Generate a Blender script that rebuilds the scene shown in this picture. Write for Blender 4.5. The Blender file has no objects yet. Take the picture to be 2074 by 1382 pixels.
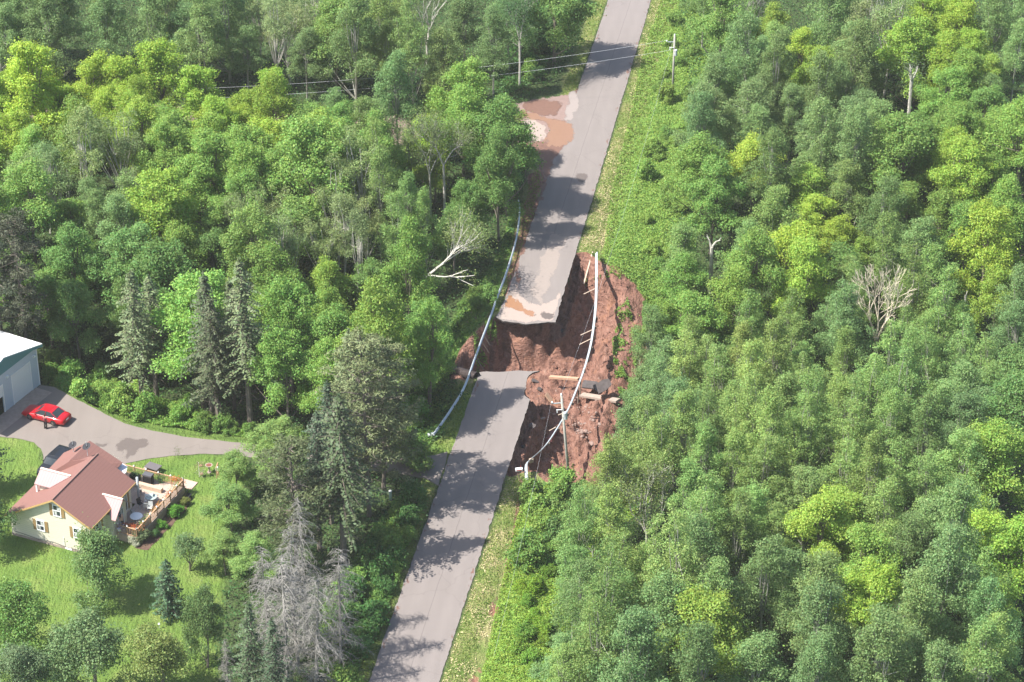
import bpy, bmesh, math, random
import numpy as np, time as _time
_T0 = _time.time()
def lap(n): print('LAP', n, round(_time.time()-_T0, 1))
from mathutils import Vector, Matrix

C = bpy.context.scene
COL = C.collection
R_ = math.radians
rng = np.random.default_rng(7)
random.seed(7)

# ------------------------------------------------------------------ camera, world, sun, exposure
CAM_H = 150.0
TILT = R_(32.0)
FPX = 5310.0                      # focal length in pixels of the 2074 px wide photograph
cam_d = bpy.data.cameras.new('camera')
cam = bpy.data.objects.new('camera', cam_d); COL.objects.link(cam)
cam.location = (0, 0, CAM_H)
cam.rotation_euler = (math.pi/2 - TILT, 0, 0)
cam_d.sensor_width = 36.0
cam_d.lens = 36.0*FPX/2074.0
cam_d.clip_start = 1.0
cam_d.clip_end = 3000.0
C.camera = cam

SUN_EL = R_(54.0)
SHADOW_AZ = R_(17.0)              # shadows fall to +x, a little to +y
w = bpy.data.worlds.new('World'); C.world = w; w.use_nodes = True
nt = w.node_tree; nt.nodes.clear()
bg = nt.nodes.new('ShaderNodeBackground'); out = nt.nodes.new('ShaderNodeOutputWorld')
sky = nt.nodes.new('ShaderNodeTexSky'); sky.sky_type = 'NISHITA'; sky.sun_disc = False
sky.sun_elevation = SUN_EL; sky.sun_rotation = math.pi*1.5 - SHADOW_AZ
sky.air_density = 1.0; sky.dust_density = 1.5; sky.ozone_density = 1.0
bg.inputs['Strength'].default_value = 0.115
nt.links.new(sky.outputs[0], bg.inputs[0]); nt.links.new(bg.outputs[0], out.inputs[0])
sl = bpy.data.lights.new('sun', 'SUN'); sun = bpy.data.objects.new('sun', sl); COL.objects.link(sun)
sl.energy = 5.0; sl.angle = R_(0.53); sl.color = (1.0, 0.955, 0.88)
tosun = Vector((-math.cos(SUN_EL)*math.cos(SHADOW_AZ), -math.cos(SUN_EL)*math.sin(SHADOW_AZ), math.sin(SUN_EL)))
sun.rotation_euler = tosun.to_track_quat('Z', 'Y').to_euler()
sun.location = (-60, 150, 120)
C.view_settings.view_transform = 'Standard'; C.view_settings.look = 'None'
C.view_settings.exposure = 1.15; C.view_settings.gamma = 1.0
C.render.engine = 'CYCLES'
C.cycles.max_bounces = 6; C.cycles.diffuse_bounces = 3; C.cycles.glossy_bounces = 2
C.cycles.transmission_bounces = 3; C.cycles.transparent_max_bounces = 12
C.cycles.volume_bounces = 0

# ------------------------------------------------------------------ survey helpers (photo pixel <-> world)
CT, ST = math.cos(TILT), math.sin(TILT)
def gp(u, v, z=0.0):
    x = (u-1037)/FPX; y = -(v-691)/FPX
    dz = -ST + y*CT
    t = (z-CAM_H)/dz
    return x*t, (CT + y*ST)*t
def pj(X, Y, Z):
    z = Y*CT - (Z-CAM_H)*ST; y = Y*ST + (Z-CAM_H)*CT
    return 1037 + FPX*X/z, 691 - FPX*y/z
def gps(pts, z=0.0): return np.array([gp(u, v, z) for u, v in pts])

# ------------------------------------------------------------------ numpy noise and polygon tools
_perm = rng.random((256, 256))
def vnoise(x, y):
    xi = np.floor(x).astype(int); yi = np.floor(y).astype(int)
    fx = x-xi; fy = y-yi
    fx = fx*fx*(3-2*fx); fy = fy*fy*(3-2*fy)
    a = _perm[xi & 255, yi & 255]; b = _perm[(xi+1) & 255, yi & 255]
    c = _perm[xi & 255, (yi+1) & 255]; d = _perm[(xi+1) & 255, (yi+1) & 255]
    return (a*(1-fx)+b*fx)*(1-fy) + (c*(1-fx)+d*fx)*fy
def fbm(x, y, o=4):
    s = 0; a = 1; n = 0
    for i in range(o):
        s = s + a*vnoise(x*2**i + 17.3*i, y*2**i + 5.1*i); n += a; a *= .5
    return s/n*2-1
def sstep(a, b, x):
    t = np.clip((x-a)/(b-a), 0, 1); return t*t*(3-2*t)
def in_poly(px, py, poly):
    px = np.asarray(px, float); py = np.asarray(py, float)
    ins = np.zeros(px.shape, bool); n = len(poly)
    for i in range(n):
        x1, y1 = poly[i]; x2, y2 = poly[(i+1) % n]
        if y1 == y2: continue
        c = ((y1 > py) != (y2 > py)) & (px < (x2-x1)*(py-y1)/(y2-y1)+x1)
        ins ^= c
    return ins
def poly_dist(px, py, poly, closed=True):
    px = np.asarray(px, float); py = np.asarray(py, float)
    d = np.full(px.shape, 1e9); n = len(poly)
    for i in range(n if closed else n-1):
        x1, y1 = poly[i]; x2, y2 = poly[(i+1) % n]
        dx, dy = x2-x1, y2-y1; L = dx*dx+dy*dy+1e-12
        t = np.clip(((px-x1)*dx+(py-y1)*dy)/L, 0, 1)
        d = np.minimum(d, np.hypot(px-x1-t*dx, py-y1-t*dy))
    return d
def sdist(px, py, poly):
    d = poly_dist(px, py, poly); return np.where(in_poly(px, py, poly), d, -d)

# ------------------------------------------------------------------ road frame
_L = gps([(750,1382),(821,1175),(876,1019),(905,926),(935,855),(972,753),(1006,640),(1048,548),(1071,465),(1109,358),(1133,310),(1180,156),(1229,0)])
_R = gps([(891,1382),(943,1221),(990,1057),(1028,954),(1066,829),(1125,653),(1153,555),(1174,480),(1203,399),(1238,278),(1293,87),(1318,0)])
_cL = np.polyfit(_L[:,1], _L[:,0], 2); _cR = np.polyfit(_R[:,1], _R[:,0], 2)
def xL(Y): return np.polyval(_cL, Y)
def xR(Y): return np.polyval(_cR, Y)

# regions, all on the ground plane
WASH = gps([(1006,634),(1040,637),(1066,640),(1092,637),(1110,634),(1117,622),(1146,556),(1158,520),(1164,512),(1186,510),(1215,525),(1240,543),(1276,556),
            (1292,600),(1280,665),(1268,740),(1268,820),(1256,900),(1228,950),(1180,975),(1112,972),(1084,950),(1062,955),(1034,966),(1021,958),
            (1040,900),(1060,829),(1062,810),(1054,803),(1055,785),(1060,764),(1040,758),(1008,760),(968,762),(940,772),(917,756),(914,735),(921,705),(935,684),(965,668),(988,650)])
DRIVE = gps([(-60,838),(0,845),(30,818),(82,780),(110,784),(135,798),(177,820),(222,843),(253,858),(306,872),(382,886),(496,898),(600,908),(720,925),(830,928),(880,922),(906,915),(903,935),
             (888,984),(860,968),(800,958),(720,950),(600,935),(496,924),(450,920),(417,919),(347,923),(295,930),(257,938),(205,960),(150,985),(100,985),(90,960),(88,924),(83,909),(69,896),(42,889),(0,884),(-60,880)])
SIDE = gps([(1172,178),(1150,192),(1110,199),(1060,208),(1000,222),(900,234),(700,236),(450,224),(200,205),(-60,196),(-60,232),(200,243),(450,262),(700,282),(900,300),(1000,304),(1055,306),(1078,322),(1092,345),(1098,372),(1084,420),(1090,425),(1112,358),(1128,330),(1170,230)])
LAWN = gps([(-200,890),(0,884),(42,889),(69,896),(83,909),(90,960),(100,985),(205,960),(257,936),(295,930),(347,923),(417,919),(500,926),(495,960),(485,1020),(470,1100),(455,1180),(435,1300),(440,1400),(430,1600),(-300,1600)])
GARDEN_CLEAR = gps([(-300,640),(0,655),(70,690),(120,712),(200,725),(330,745),(420,790),(455,830),(520,868),(620,905),(600,930),(520,925),(495,960),(485,1020),(470,1100),(455,1180),(435,1300),(440,1400),(430,1600),(-300,1600)])
CLEAR_L = gps([(560,1600),(650,1430),(690,1300),(700,1200),(720,1120),(790,1040),(800,985),(760,985),(700,955),(640,945),(560,935),(560,905),(640,908),(760,915),(840,905),(880,890),(905,840),(935,800),(915,790),(890,760),(890,700),(900,650),(930,620),(975,600),(1000,540),(1025,470),(1035,420),(1040,360),(1050,325),(900,315),(720,322),(600,318),(450,277),(250,284),(120,280),(-300,246),(-300,190),(200,198),(450,215),(700,228),(900,228),(1030,210),(1060,195),(1105,175),(1140,120),(1165,50),(1190,-60),(1260,-60),(1260,1600)])
CLEAR_R = gps([(700,1600),(1150,-60),(1388,-60),(1398,100),(1416,200),(1416,320),(1388,450),(1358,560),(1330,640),(1305,720),(1288,800),(1266,900),(1246,970),(1228,1020),(1190,1080),(1165,1150),(1155,1250),(1138,1382),(1108,1600)])

def ground_z(x, y):
    x = np.asarray(x, float); y = np.asarray(y, float)
    tr = (x-xR(y))*.985; tl = (xL(y)-x)*.985
    z = np.full(x.shape, -.05)
    # under the carriageway the bed lies lower
    inside = np.minimum(-tr, -tl)
    z = z - .3*sstep(0.15, .9, inside)
    # shoulders fall a little into ditches
    z = z - .35*sstep(1.0, 3.2, tr)*(1-sstep(3.4, 5.0, tr)) - .5*sstep(1.6, 3.0, tl)*(1-sstep(3.2, 4.6, tl))*(1-sstep(205, 215, y))
    z = z - 5.6*np.exp(-((y-237)/22.)**4)*sstep(2.2, 12., tr)
    z = z - 4.8*np.exp(-((y-239)/11.)**2)*sstep(1.6, 6.5, tl)*(1-sstep(30, 55, tl))
    far = sstep(6, 14, np.maximum(tr, tl))
    dl = sdist(x, y, GARDEN_CLEAR)
    far = far*(1-sstep(-6, 0, dl))
    z = z + far*(.7*fbm(x/14., y/14., 3) + .25)
    flat = np.maximum(sstep(-1.5, -.2, sdist(x, y, SIDE)), sstep(-1.5, -.2, sdist(x, y, DRIVE)))
    flat = np.where((tr > -.1) | (tl < .1), 0, flat)
    z = z*(1-flat) - .045*flat
    # the washed-out hole
    d = sdist(x, y, WASH)
    n1 = fbm(x/2.6+9, y/2.6, 4); n2 = fbm(x/.9, y/.9+4, 3)
    rdg = 1-np.abs(fbm(x/2.2+31, y/3.4+7, 4))*2.2                 # sharp crests between gullies
    rill = fbm(x*1.15+3, y*.22, 3)
    tr2 = np.clip(tr, 0, 14)
    inroad = (tr < .6) & (tl < .6)
    dd = d + np.where(inroad, .12, np.where(tr > 4, 1.3, .6))*n1 + .12*n2
    wdt = 2.5 + .42*tr2
    floor = -5.7 + .9*n1 + .25*n2 + .5*rdg
    k = sstep(0.05, 1, dd/wdt)*.8 + .2*np.clip(dd/wdt, 0, 1)
    k = np.where(inroad & (dd > 0), .30*sstep(0, .35, dd) + .70*k, k)
    zz = z*(1-k) + floor*k
    w_ = 4*k*(1-k)
    zz = zz + w_*(.9*n1 + .35*n2 + 1.0*(rdg-.4) + np.where(tr < 0, 1.5, .5)*rill) + .35*k*(rdg-.3)*(tr > 0)
    led = np.floor((zz+.6*n1)/1.15)*1.15 + 1.15*sstep(.25, 1, ((zz+.6*n1)/1.15) % 1) - .6*n1      # ledges of firmer clay
    zz = np.where(tr > 1, zz*.45+led*.55, zz*.75+led*.25)
    zh = np.where(dd > 0, zz, z)
    return zh

def at(u, v, dz=0.0, onground=True):
    """the world point on the real ground (plus dz) seen at photo pixel u, v"""
    z = dz
    for _ in range(8):
        x, y = gp(u, v, z)
        z = float(ground_z(np.array([x]), np.array([y]))[0]) + dz
    return Vector((x, y, z))

# ------------------------------------------------------------------ materials
def mat(name, col=(.5,.5,.5), rough=.7, metal=0.0, spec=.3, noise=0.0, nscale=5.0, bump=0.0, bscale=30.0, coord='Object'):
    m = bpy.data.materials.new(name); m.use_nodes = True
    t = m.node_tree; b = t.nodes['Principled BSDF']
    b.inputs['Base Color'].default_value = (*col, 1); b.inputs['Roughness'].default_value = rough
    b.inputs['Metallic'].default_value = metal; b.inputs['Specular IOR Level'].default_value = spec
    if noise or bump:
        tc = t.nodes.new('ShaderNodeTexCoord')
    if noise:
        n = t.nodes.new('ShaderNodeTexNoise'); n.inputs['Scale'].default_value = nscale; n.inputs['Detail'].default_value = 6
        t.links.new(tc.outputs[coord], n.inputs['Vector'])
        r = t.nodes.new('ShaderNodeMapRange'); r.inputs[1].default_value = .25; r.inputs[2].default_value = .75
        r.inputs[3].default_value = 1-noise; r.inputs[4].default_value = 1+noise
        t.links.new(n.outputs['Fac'], r.inputs[0])
        mx = t.nodes.new('ShaderNodeVectorMath'); mx.operation = 'SCALE'; mx.inputs[0].default_value = col
        t.links.new(r.outputs[0], mx.inputs['Scale']); t.links.new(mx.outputs[0], b.inputs['Base Color'])
    if bump:
        n2 = t.nodes.new('ShaderNodeTexNoise'); n2.inputs['Scale'].default_value = bscale; n2.inputs['Detail'].default_value = 5
        t.links.new(tc.outputs[coord], n2.inputs['Vector'])
        bp = t.nodes.new('ShaderNodeBump'); bp.inputs['Strength'].default_value = bump; bp.inputs['Distance'].default_value = .05
        t.links.new(n2.outputs['Fac'], bp.inputs['Height']); t.links.new(bp.outputs[0], b.inputs['Normal'])
    return m

def leaf_material(name, sat=1.0, trans=.3):
    """colour comes from each tree's own object colour, with a little change from leaf to leaf"""
    m = bpy.data.materials.new(name); m.use_nodes = True
    t = m.node_tree; b = t.nodes['Principled BSDF']; o = t.nodes['Material Output']
    oi = t.nodes.new('ShaderNodeObjectInfo'); g = t.nodes.new('ShaderNodeNewGeometry')
    hs = t.nodes.new('ShaderNodeHueSaturation')
    mh = t.nodes.new('ShaderNodeMapRange'); mh.inputs[3].default_value = .47; mh.inputs[4].default_value = .525
    mv = t.nodes.new('ShaderNodeMapRange'); mv.inputs[3].default_value = .74; mv.inputs[4].default_value = 1.28
    t.links.new(g.outputs['Random Per Island'], mv.inputs[0])
    mm = t.nodes.new('ShaderNodeMath'); mm.operation = 'MULTIPLY'; mm.inputs[1].default_value = 7.31
    mf = t.nodes.new('ShaderNodeMath'); mf.operation = 'FRACT'
    t.links.new(g.outputs['Random Per Island'], mm.inputs[0]); t.links.new(mm.outputs[0], mf.inputs[0]); t.links.new(mf.outputs[0], mh.inputs[0])
    t.links.new(mh.outputs[0], hs.inputs['Hue']); t.links.new(mv.outputs[0], hs.inputs['Value']); hs.inputs['Saturation'].default_value = sat
    t.links.new(oi.outputs['Color'], hs.inputs['Color'])
    t.links.new(hs.outputs[0], b.inputs['Base Color']); b.inputs['Roughness'].default_value = .55; b.inputs['Specular IOR Level'].default_value = .22
    tr = t.nodes.new('ShaderNodeBsdfTranslucent'); hs2 = t.nodes.new('ShaderNodeHueSaturation')
    hs2.inputs['Hue'].default_value = .485; hs2.inputs['Saturation'].default_value = 1.1; hs2.inputs['Value'].default_value = 1.6
    t.links.new(hs.outputs[0], hs2.inputs['Color']); t.links.new(hs2.outputs[0], tr.inputs['Color'])
    mx = t.nodes.new('ShaderNodeMixShader'); mx.inputs[0].default_value = trans
    t.links.new(b.outputs[0], mx.inputs[1]); t.links.new(tr.outputs[0], mx.inputs[2]); t.links.new(mx.outputs[0], o.inputs['Surface'])
    return m

M = {}
M['leaf'] = leaf_material('leaf', 1.0, .33)
M['needle'] = leaf_material('needle', .95, .12)
M['bark'] = mat('bark', (.16,.135,.11), .9, noise=.3, nscale=3)
M['palebark'] = mat('pale_bark', (.46,.44,.39), .85, noise=.25, nscale=4)
M['aspenbark'] = mat('aspen_bark', (.27,.27,.22), .85, noise=.25, nscale=4)
M['deadwood'] = mat('dead_wood', (.225,.215,.195), .9, noise=.25, nscale=2)
M['tandead'] = mat('tan_dead_wood', (.62,.54,.42), .9, noise=.15, nscale=3)
M['galv'] = mat('galvanised_steel', (.50,.54,.56), .42, metal=.35, noise=.12, nscale=1.5)
M['post'] = mat('weathered_post', (.20,.15,.12), .9, noise=.3, nscale=6)
M['palewood'] = mat('pale_post', (.42,.33,.26), .9, noise=.2, nscale=6)
M['polewood'] = mat('pole_wood', (.33,.32,.28), .85, noise=.2, nscale=3)
M['white'] = mat('white_paint', (.78,.78,.77), .5)
M['black'] = mat('black_plastic', (.02,.02,.022), .45)
M['glass'] = mat('window_glass', (.035,.045,.055), .08, spec=.6)
M['chrome'] = mat('chrome', (.6,.6,.6), .2, metal=1)
M['tyre'] = mat('tyre_rubber', (.02,.02,.02), .85)
M['deckwood'] = mat('cedar_deck', (.46,.34,.25), .7, noise=.15, nscale=4)
M['rail'] = mat('stained_rail_wood', (.40,.25,.15), .7, noise=.15, nscale=4)
M['wire'] = mat('wire', (.62,.64,.66), .5, metal=.2)

# ------------------------------------------------------------------ mesh helpers
class MB:
    def __init__(s): s.v = []; s.f = []; s.n = 0
    def add(s, v, f):
        s.v.append(np.asarray(v, float).reshape(-1, 3))
        for q in f: s.f.append([i+s.n for i in q])
        s.n += len(s.v[-1]); return s
    def box(s, c, d, rz=0.0, rx=0.0, ry=0.0):
        h = np.array(d)/2.0
        v = np.array([(x, y, z) for z in (-1, 1) for x, y in ((-1,-1),(1,-1),(1,1),(-1,1))])*h
        Rm = np.array((Matrix.Rotation(rz, 3, 'Z') @ Matrix.Rotation(ry, 3, 'Y') @ Matrix.Rotation(rx, 3, 'X')))
        v = v @ Rm.T + np.array(c)
        return s.add(v, [(3,2,1,0),(4,5,6,7),(0,1,5,4),(1,2,6,5),(2,3,7,6),(3,0,4,7)])
    def tube(s, pts, rad, n=6, cap=True):
        P = [np.array(p, float) for p in pts]
        if not hasattr(rad, '__len__'): rad = [rad]*len(P)
        vs = []; up = np.array((0, 0, 1.0)); prev = None
        for i, p in enumerate(P):
            d = P[min(i+1, len(P)-1)] - P[max(i-1, 0)]
            d = d/(np.linalg.norm(d)+1e-9)
            a = np.cross(d, up) if abs(d[2]) < .95 else np.cross(d, (1.0, 0, 0))
            if prev is not None:
                a = prev - d*np.dot(prev, d)
            a = a/(np.linalg.norm(a)+1e-9); b = np.cross(d, a); prev = a
            for k in range(n):
                t = 2*math.pi*k/n
                vs.append(p + rad[i]*(math.cos(t)*a + math.sin(t)*b))
        f = []
        for i in range(len(P)-1):
            for k in range(n):
                k2 = (k+1) % n
                f.append((i*n+k, i*n+k2, (i+1)*n+k2, (i+1)*n+k))
        if cap:
            f.append(tuple(range(n-1, -1, -1))); f.append(tuple((len(P)-1)*n+k for k in range(n)))
        return s.add(vs, f)
    def prism(s, poly, z0, z1):
        """vertical prism of a plan polygon"""
        n = len(poly); v = [(x, y, z0) for x, y in poly] + [(x, y, z1) for x, y in poly]
        f = [tuple(range(n-1, -1, -1)), tuple(range(n, 2*n))] + [(i, (i+1) % n, n+(i+1) % n, n+i) for i in range(n)]
        return s.add(v, f)
    def disc(s, c, r, h, n=20, r2=None):
        r2 = r if r2 is None else r2
        v = [(c[0]+r*math.cos(2*math.pi*k/n), c[1]+r*math.sin(2*math.pi*k/n), c[2]) for k in range(n)]
        v += [(c[0]+r2*math.cos(2*math.pi*k/n), c[1]+r2*math.sin(2*math.pi*k/n), c[2]+h) for k in range(n)]
        f = [tuple(range(n-1, -1, -1)), tuple(range(n, 2*n))] + [(i, (i+1) % n, n+(i+1) % n, n+i) for i in range(n)]
        return s.add(v, f)
    def mesh(s, name):
        m = bpy.data.meshes.new(name)
        if s.n:
            m.from_pydata(np.concatenate(s.v).tolist(), [], s.f)
        m.update(); return m
    def build(s, name, material, parent=None, smooth=False, loc=None):
        m = s.mesh(name); m.materials.append(material)
        if smooth: m.polygons.foreach_set('use_smooth', [True]*len(m.polygons))
        o = bpy.data.objects.new(name, m); COL.objects.link(o)
        if parent is not None: o.parent = parent
        if loc is not None: o.location = loc
        return o

def quads_mesh(name, V):
    """V: N x 4 x 3 array -> a mesh of N loose quads"""
    N = len(V); m = bpy.data.meshes.new(name)
    m.vertices.add(4*N); m.vertices.foreach_set('co', V.reshape(-1).astype(np.float32))
    m.loops.add(4*N); m.loops.foreach_set('vertex_index', np.arange(4*N, dtype=np.int32))
    m.polygons.add(N); m.polygons.foreach_set('loop_start', np.arange(0, 4*N, 4, dtype=np.int32))
    m.polygons.foreach_set('loop_total', np.full(N, 4, dtype=np.int32))
    m.update(calc_edges=True); return m

def unit(v): return v/(np.linalg.norm(v, axis=-1, keepdims=True)+1e-9)
def leaves(P, Nn, size, asp=.62, g=rng):
    """diamond leaf quads at points P with normals Nn, slightly folded"""
    N = len(P); size = np.broadcast_to(size, (N,))*g.uniform(.65, 1.3, N)
    t = unit(np.cross(Nn, unit(g.normal(size=(N, 3))))); b = np.cross(Nn, t)
    a = size[:, None]*.5; wv = a*asp
    fold = Nn*a*.25
    return np.stack([P+t*a, P+b*wv+fold, P-t*a, P-b*wv+fold], 1)

def tag(o, label=None, cat=None, group=None, kind=None):
    if label: o['label'] = label
    if cat: o['category'] = cat
    if group: o['group'] = group
    if kind: o['kind'] = kind
    return o
def empty(name, loc=(0,0,0), rz=0.0):
    o = bpy.data.objects.new(name, None); COL.objects.link(o); o.location = loc; o.rotation_euler = (0, 0, rz)
    o.empty_display_size = .5; return o
# ------------------------------------------------------------------ the ground
def axis(segs):
    a = []
    for lo, hi, st in segs:
        a += list(np.arange(lo, hi-1e-6, st))
    a.append(segs[-1][1]); return np.array(a)
gx = axis([(-300,-90,10),(-90,-9,.6),(-9,15,.2),(15,88,.7),(88,300,10)])
gy = axis([(40,170,10),(170,210,.5),(210,264,.2),(264,345,.6),(345,600,12)])
GX, GY = np.meshgrid(gx, gy); GZ = ground_z(GX, GY)
ny, nx = GX.shape
gm = bpy.data.meshes.new('ground')
gm.vertices.add(nx*ny); gm.vertices.foreach_set('co', np.stack([GX, GY, GZ], -1).reshape(-1).astype(np.float32))
ii = np.arange(nx*ny).reshape(ny, nx)
Q = np.stack([ii[:-1,:-1], ii[:-1,1:], ii[1:,1:], ii[1:,:-1]], -1).reshape(-1, 4)
gm.loops.add(len(Q)*4); gm.loops.foreach_set('vertex_index', Q.reshape(-1).astype(np.int32))
gm.polygons.add(len(Q)); gm.polygons.foreach_set('loop_start', np.arange(0, len(Q)*4, 4, dtype=np.int32))
gm.polygons.foreach_set('loop_total', np.full(len(Q), 4, dtype=np.int32))
gm.polygons.foreach_set('use_smooth', np.ones(len(Q), bool)); gm.update(calc_edges=True)
nz = fbm(GX/2.2, GY/2.2, 4); nz2 = fbm(GX/.7+3, GY/.7, 3)
tr = (GX-xR(GY))*.985; tl = (xL(GY)-GX)*.985
dW = sdist(GX, GY, WASH)
BARE_R = gps([(1208,522),(1285,545),(1300,560),(1310,640),(1290,700),(1250,720),(1225,640)])
dirt = np.maximum(sstep(-.35, .15, dW + .5*nz), sstep(-.4, .3, sdist(GX, GY, BARE_R) + .9*nz))
dS = sdist(GX, GY, SIDE)
MUD_L = gps([(1092,345),(1098,372),(1080,440),(1060,500),(1045,545),(1048,590),(1022,600),(1032,540),(1048,480),(1062,420),(1070,350)])
dirt = np.maximum(dirt, .85*sstep(-.4, .3, sdist(GX, GY, MUD_L)+.5*nz))
dirt = np.maximum(dirt, .8*sstep(-.3, .3, dS+.5*nz))
DIRTY = gps([(1030,955),(1060,950),(1052,990),(1030,1060),(1035,1100),(985,1382),(950,1382),(975,1280),(1000,1150),(1015,1050),(1010,1010)])
edge_dirt = sstep(.55,.15,np.abs(tr-.25)+.3*nz2)*.35 + sstep(.5,.1,np.abs(tl-.2)+.3*nz2)*.3
dirt = np.maximum(dirt, edge_dirt)
strip_d = np.exp(-((tr-3.1+.8*nz)/.7)**2)*(GY < 212)*sstep(-.1,.5,nz+.25)
dirt = np.maximum(dirt, .75*strip_d)
# wheel tracks beside the lower hole
dirt = np.maximum(dirt, .8*np.exp(-((tr-1.6-.10*(214-GY))/.22)**2)*sstep(200,203,GY)*(1-sstep(214,215,GY)))
lawn = sstep(-.4, .3, sdist(GX, GY, LAWN)+.4*nz)
LL = gps([(848,930),(905,840),(935,800),(960,790),(950,840),(925,905),(905,915),(880,922),(840,930)])
L2 = gps([(780,985),(850,955),(886,985),(870,1040),(820,1180),(760,1300),(720,1400),(760,1400),(880,1040),(800,1000)])
GUARD = gps([(82,776),(200,790),(330,830),(500,872),(500,900),(382,890),(306,876),(253,862),(222,847),(177,824),(135,802),(110,788)])
lawn = np.maximum(lawn, .8*sstep(-.3, .3, sdist(GX, GY, GUARD)+.5*nz))
lawn = np.maximum(lawn, .8*sstep(-.4, .4, sdist(GX, GY, LL)+.6*nz))
verge = sstep(.1, .4, tr)*(1-sstep(2.6, 4.2, tr+.9*nz))
verge = np.maximum(verge, sstep(.1, .4, tl)*(1-sstep(1.4, 2.6, tl+.7*nz)))
shadow = np.zeros_like(nz)
ca = gm.color_attributes.new('zone', 'FLOAT_COLOR', 'POINT')
BANK = gps([(880,700),(890,650),(930,600),(975,575),(1010,520),(1040,440),(1046,420),(1035,520),(1000,625),(975,665),(935,680),(915,705)])
bushy = np.maximum(sstep(2.4, 4, tr)*(1-sstep(8, 13, tr)), sstep(-1, 1, sdist(GX, GY, BANK)))
ca.data.foreach_set('color', np.stack([dirt, lawn, verge, bushy], -1).reshape(-1).astype(np.float32))

def nodes_of(name):
    m = bpy.data.materials.new(name); m.use_nodes = True; t = m.node_tree
    return m, t, t.nodes['Principled BSDF']
def N(t, typ, **kw):
    n = t.nodes.new(typ)
    for k, v in kw.items():
        if k in ('op',): n.operation = v
        elif isinstance(k, str) and k.startswith('i_'): n.inputs[k[2:].replace('_', ' ')].default_value = v
        else: setattr(n, k, v)
    return n
def noise_n(t, vec, scale, detail=5, rough=.55):
    n = t.nodes.new('ShaderNodeTexNoise'); n.inputs['Scale'].default_value = scale; n.inputs['Detail'].default_value = detail
    n.inputs['Roughness'].default_value = rough; t.links.new(vec, n.inputs['Vector']); return n.outputs['Fac']
def ramp(t, fac, stops):
    r = t.nodes.new('ShaderNodeValToRGB'); e = r.color_ramp.elements
    e[0].position, e[0].color = stops[0][0], (*stops[0][1], 1); e[1].position, e[1].color = stops[-1][0], (*stops[-1][1], 1)
    for p, c in stops[1:-1]:
        x = e.new(p); x.color = (*c, 1)
    t.links.new(fac, r.inputs[0]); return r.outputs[0]
def mixc(t, f, a, b, mode='MIX'):
    m = t.nodes.new('ShaderNodeMix'); m.data_type = 'RGBA'; m.blend_type = mode
    if hasattr(f, 'links') or hasattr(f, 'is_linked'): t.links.new(f, m.inputs[0])
    else: m.inputs[0].default_value = f
    for k, s in ((6, a), (7, b)):
        if isinstance(s, tuple): m.inputs[k].default_value = (*s, 1)
        else: t.links.new(s, m.inputs[k])
    return m.outputs[2]
def mathn(t, op, a, b=None, clamp=False):
    m = t.nodes.new('ShaderNodeMath'); m.operation = op; m.use_clamp = clamp
    for k, s in ((0, a), (1, b)):
        if s is None: continue
        if isinstance(s, (int, float)): m.inputs[k].default_value = s
        else: t.links.new(s, m.inputs[k])
    return m.outputs[0]
def bumpn(t, h, strength, dist, bsdf):
    b = t.nodes.new('ShaderNodeBump'); b.inputs['Strength'].default_value = strength; b.inputs['Distance'].default_value = dist
    t.links.new(h, b.inputs['Height']); t.links.new(b.outputs[0], bsdf.inputs['Normal'])

m, t, b = nodes_of('ground')
tc = t.nodes.new('ShaderNodeTexCoord').outputs['Object']
at_ = t.nodes.new('ShaderNodeAttribute'); at_.attribute_name = 'zone'
sp = t.nodes.new('ShaderNodeSeparateColor'); t.links.new(at_.outputs['Color'], sp.inputs[0])
n_f = noise_n(t, tc, 3.5, 6); n_m = noise_n(t, tc, .35, 5); n_c = noise_n(t, tc, .07, 4); n_x = noise_n(t, tc, 11, 4)
mp = t.nodes.new('ShaderNodeMapping'); mp.inputs['Scale'].default_value = (1.0, .25, 1.6); t.links.new(tc, mp.inputs[0])
n_s = noise_n(t, mp.outputs[0], 2.4, 7, .65)
forest = ramp(t, n_f, [(.3, (.028,.040,.018)), (.5, (.045,.085,.028)), (.7, (.075,.135,.035))])
forest = mixc(t, mathn(t, 'MULTIPLY', n_m, .3), forest, (.10,.065,.04))
bush = ramp(t, n_f, [(.3, (.07,.14,.035)), (.7, (.14,.25,.05))])
forest = mixc(t, at_.outputs['Alpha'], forest, bush)
lawnc = ramp(t, n_m, [(.3, (.095,.165,.036)), (.5, (.138,.210,.044)), (.68, (.195,.240,.068))])
lawnc = mixc(t, mathn(t, 'MULTIPLY', n_f, .45), lawnc, (.10,.19,.035))
strawf = ramp(t, mathn(t, 'ADD', mathn(t, 'MULTIPLY', n_x, .5), mathn(t, 'MULTIPLY', n_m, .5)), [(.38, (.10,.17,.035)), (.5, (.19,.22,.07)), (.62, (.36,.30,.16))])
redc = ramp(t, n_s, [(.20, (.125,.062,.046)), (.40, (.225,.116,.086)), (.58, (.30,.165,.126)), (.76, (.40,.26,.205))])
redc = mixc(t, mathn(t, 'MULTIPLY', n_x, .35), redc, (.17,.085,.062))
n_w = noise_n(t, tc, .75, 6, .65); wet = t.nodes.new('ShaderNodeMapRange'); wet.inputs[1].default_value = .50; wet.inputs[2].default_value = .60; t.links.new(n_w, wet.inputs[0])
redc = mixc(t, mathn(t, 'MULTIPLY', wet.outputs[0], .55), redc, (.085,.040,.030))
n_o = noise_n(t, tc, .5, 5, .6); org = t.nodes.new('ShaderNodeMapRange'); org.inputs[1].default_value = .56; org.inputs[2].default_value = .66; t.links.new(n_o, org.inputs[0])
redc = mixc(t, mathn(t, 'MULTIPLY', org.outputs[0], .45), redc, (.34,.17,.10))
streak = ramp(t, n_s, [(.60, (0,0,0)), (.74, (1,1,1))])
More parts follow.
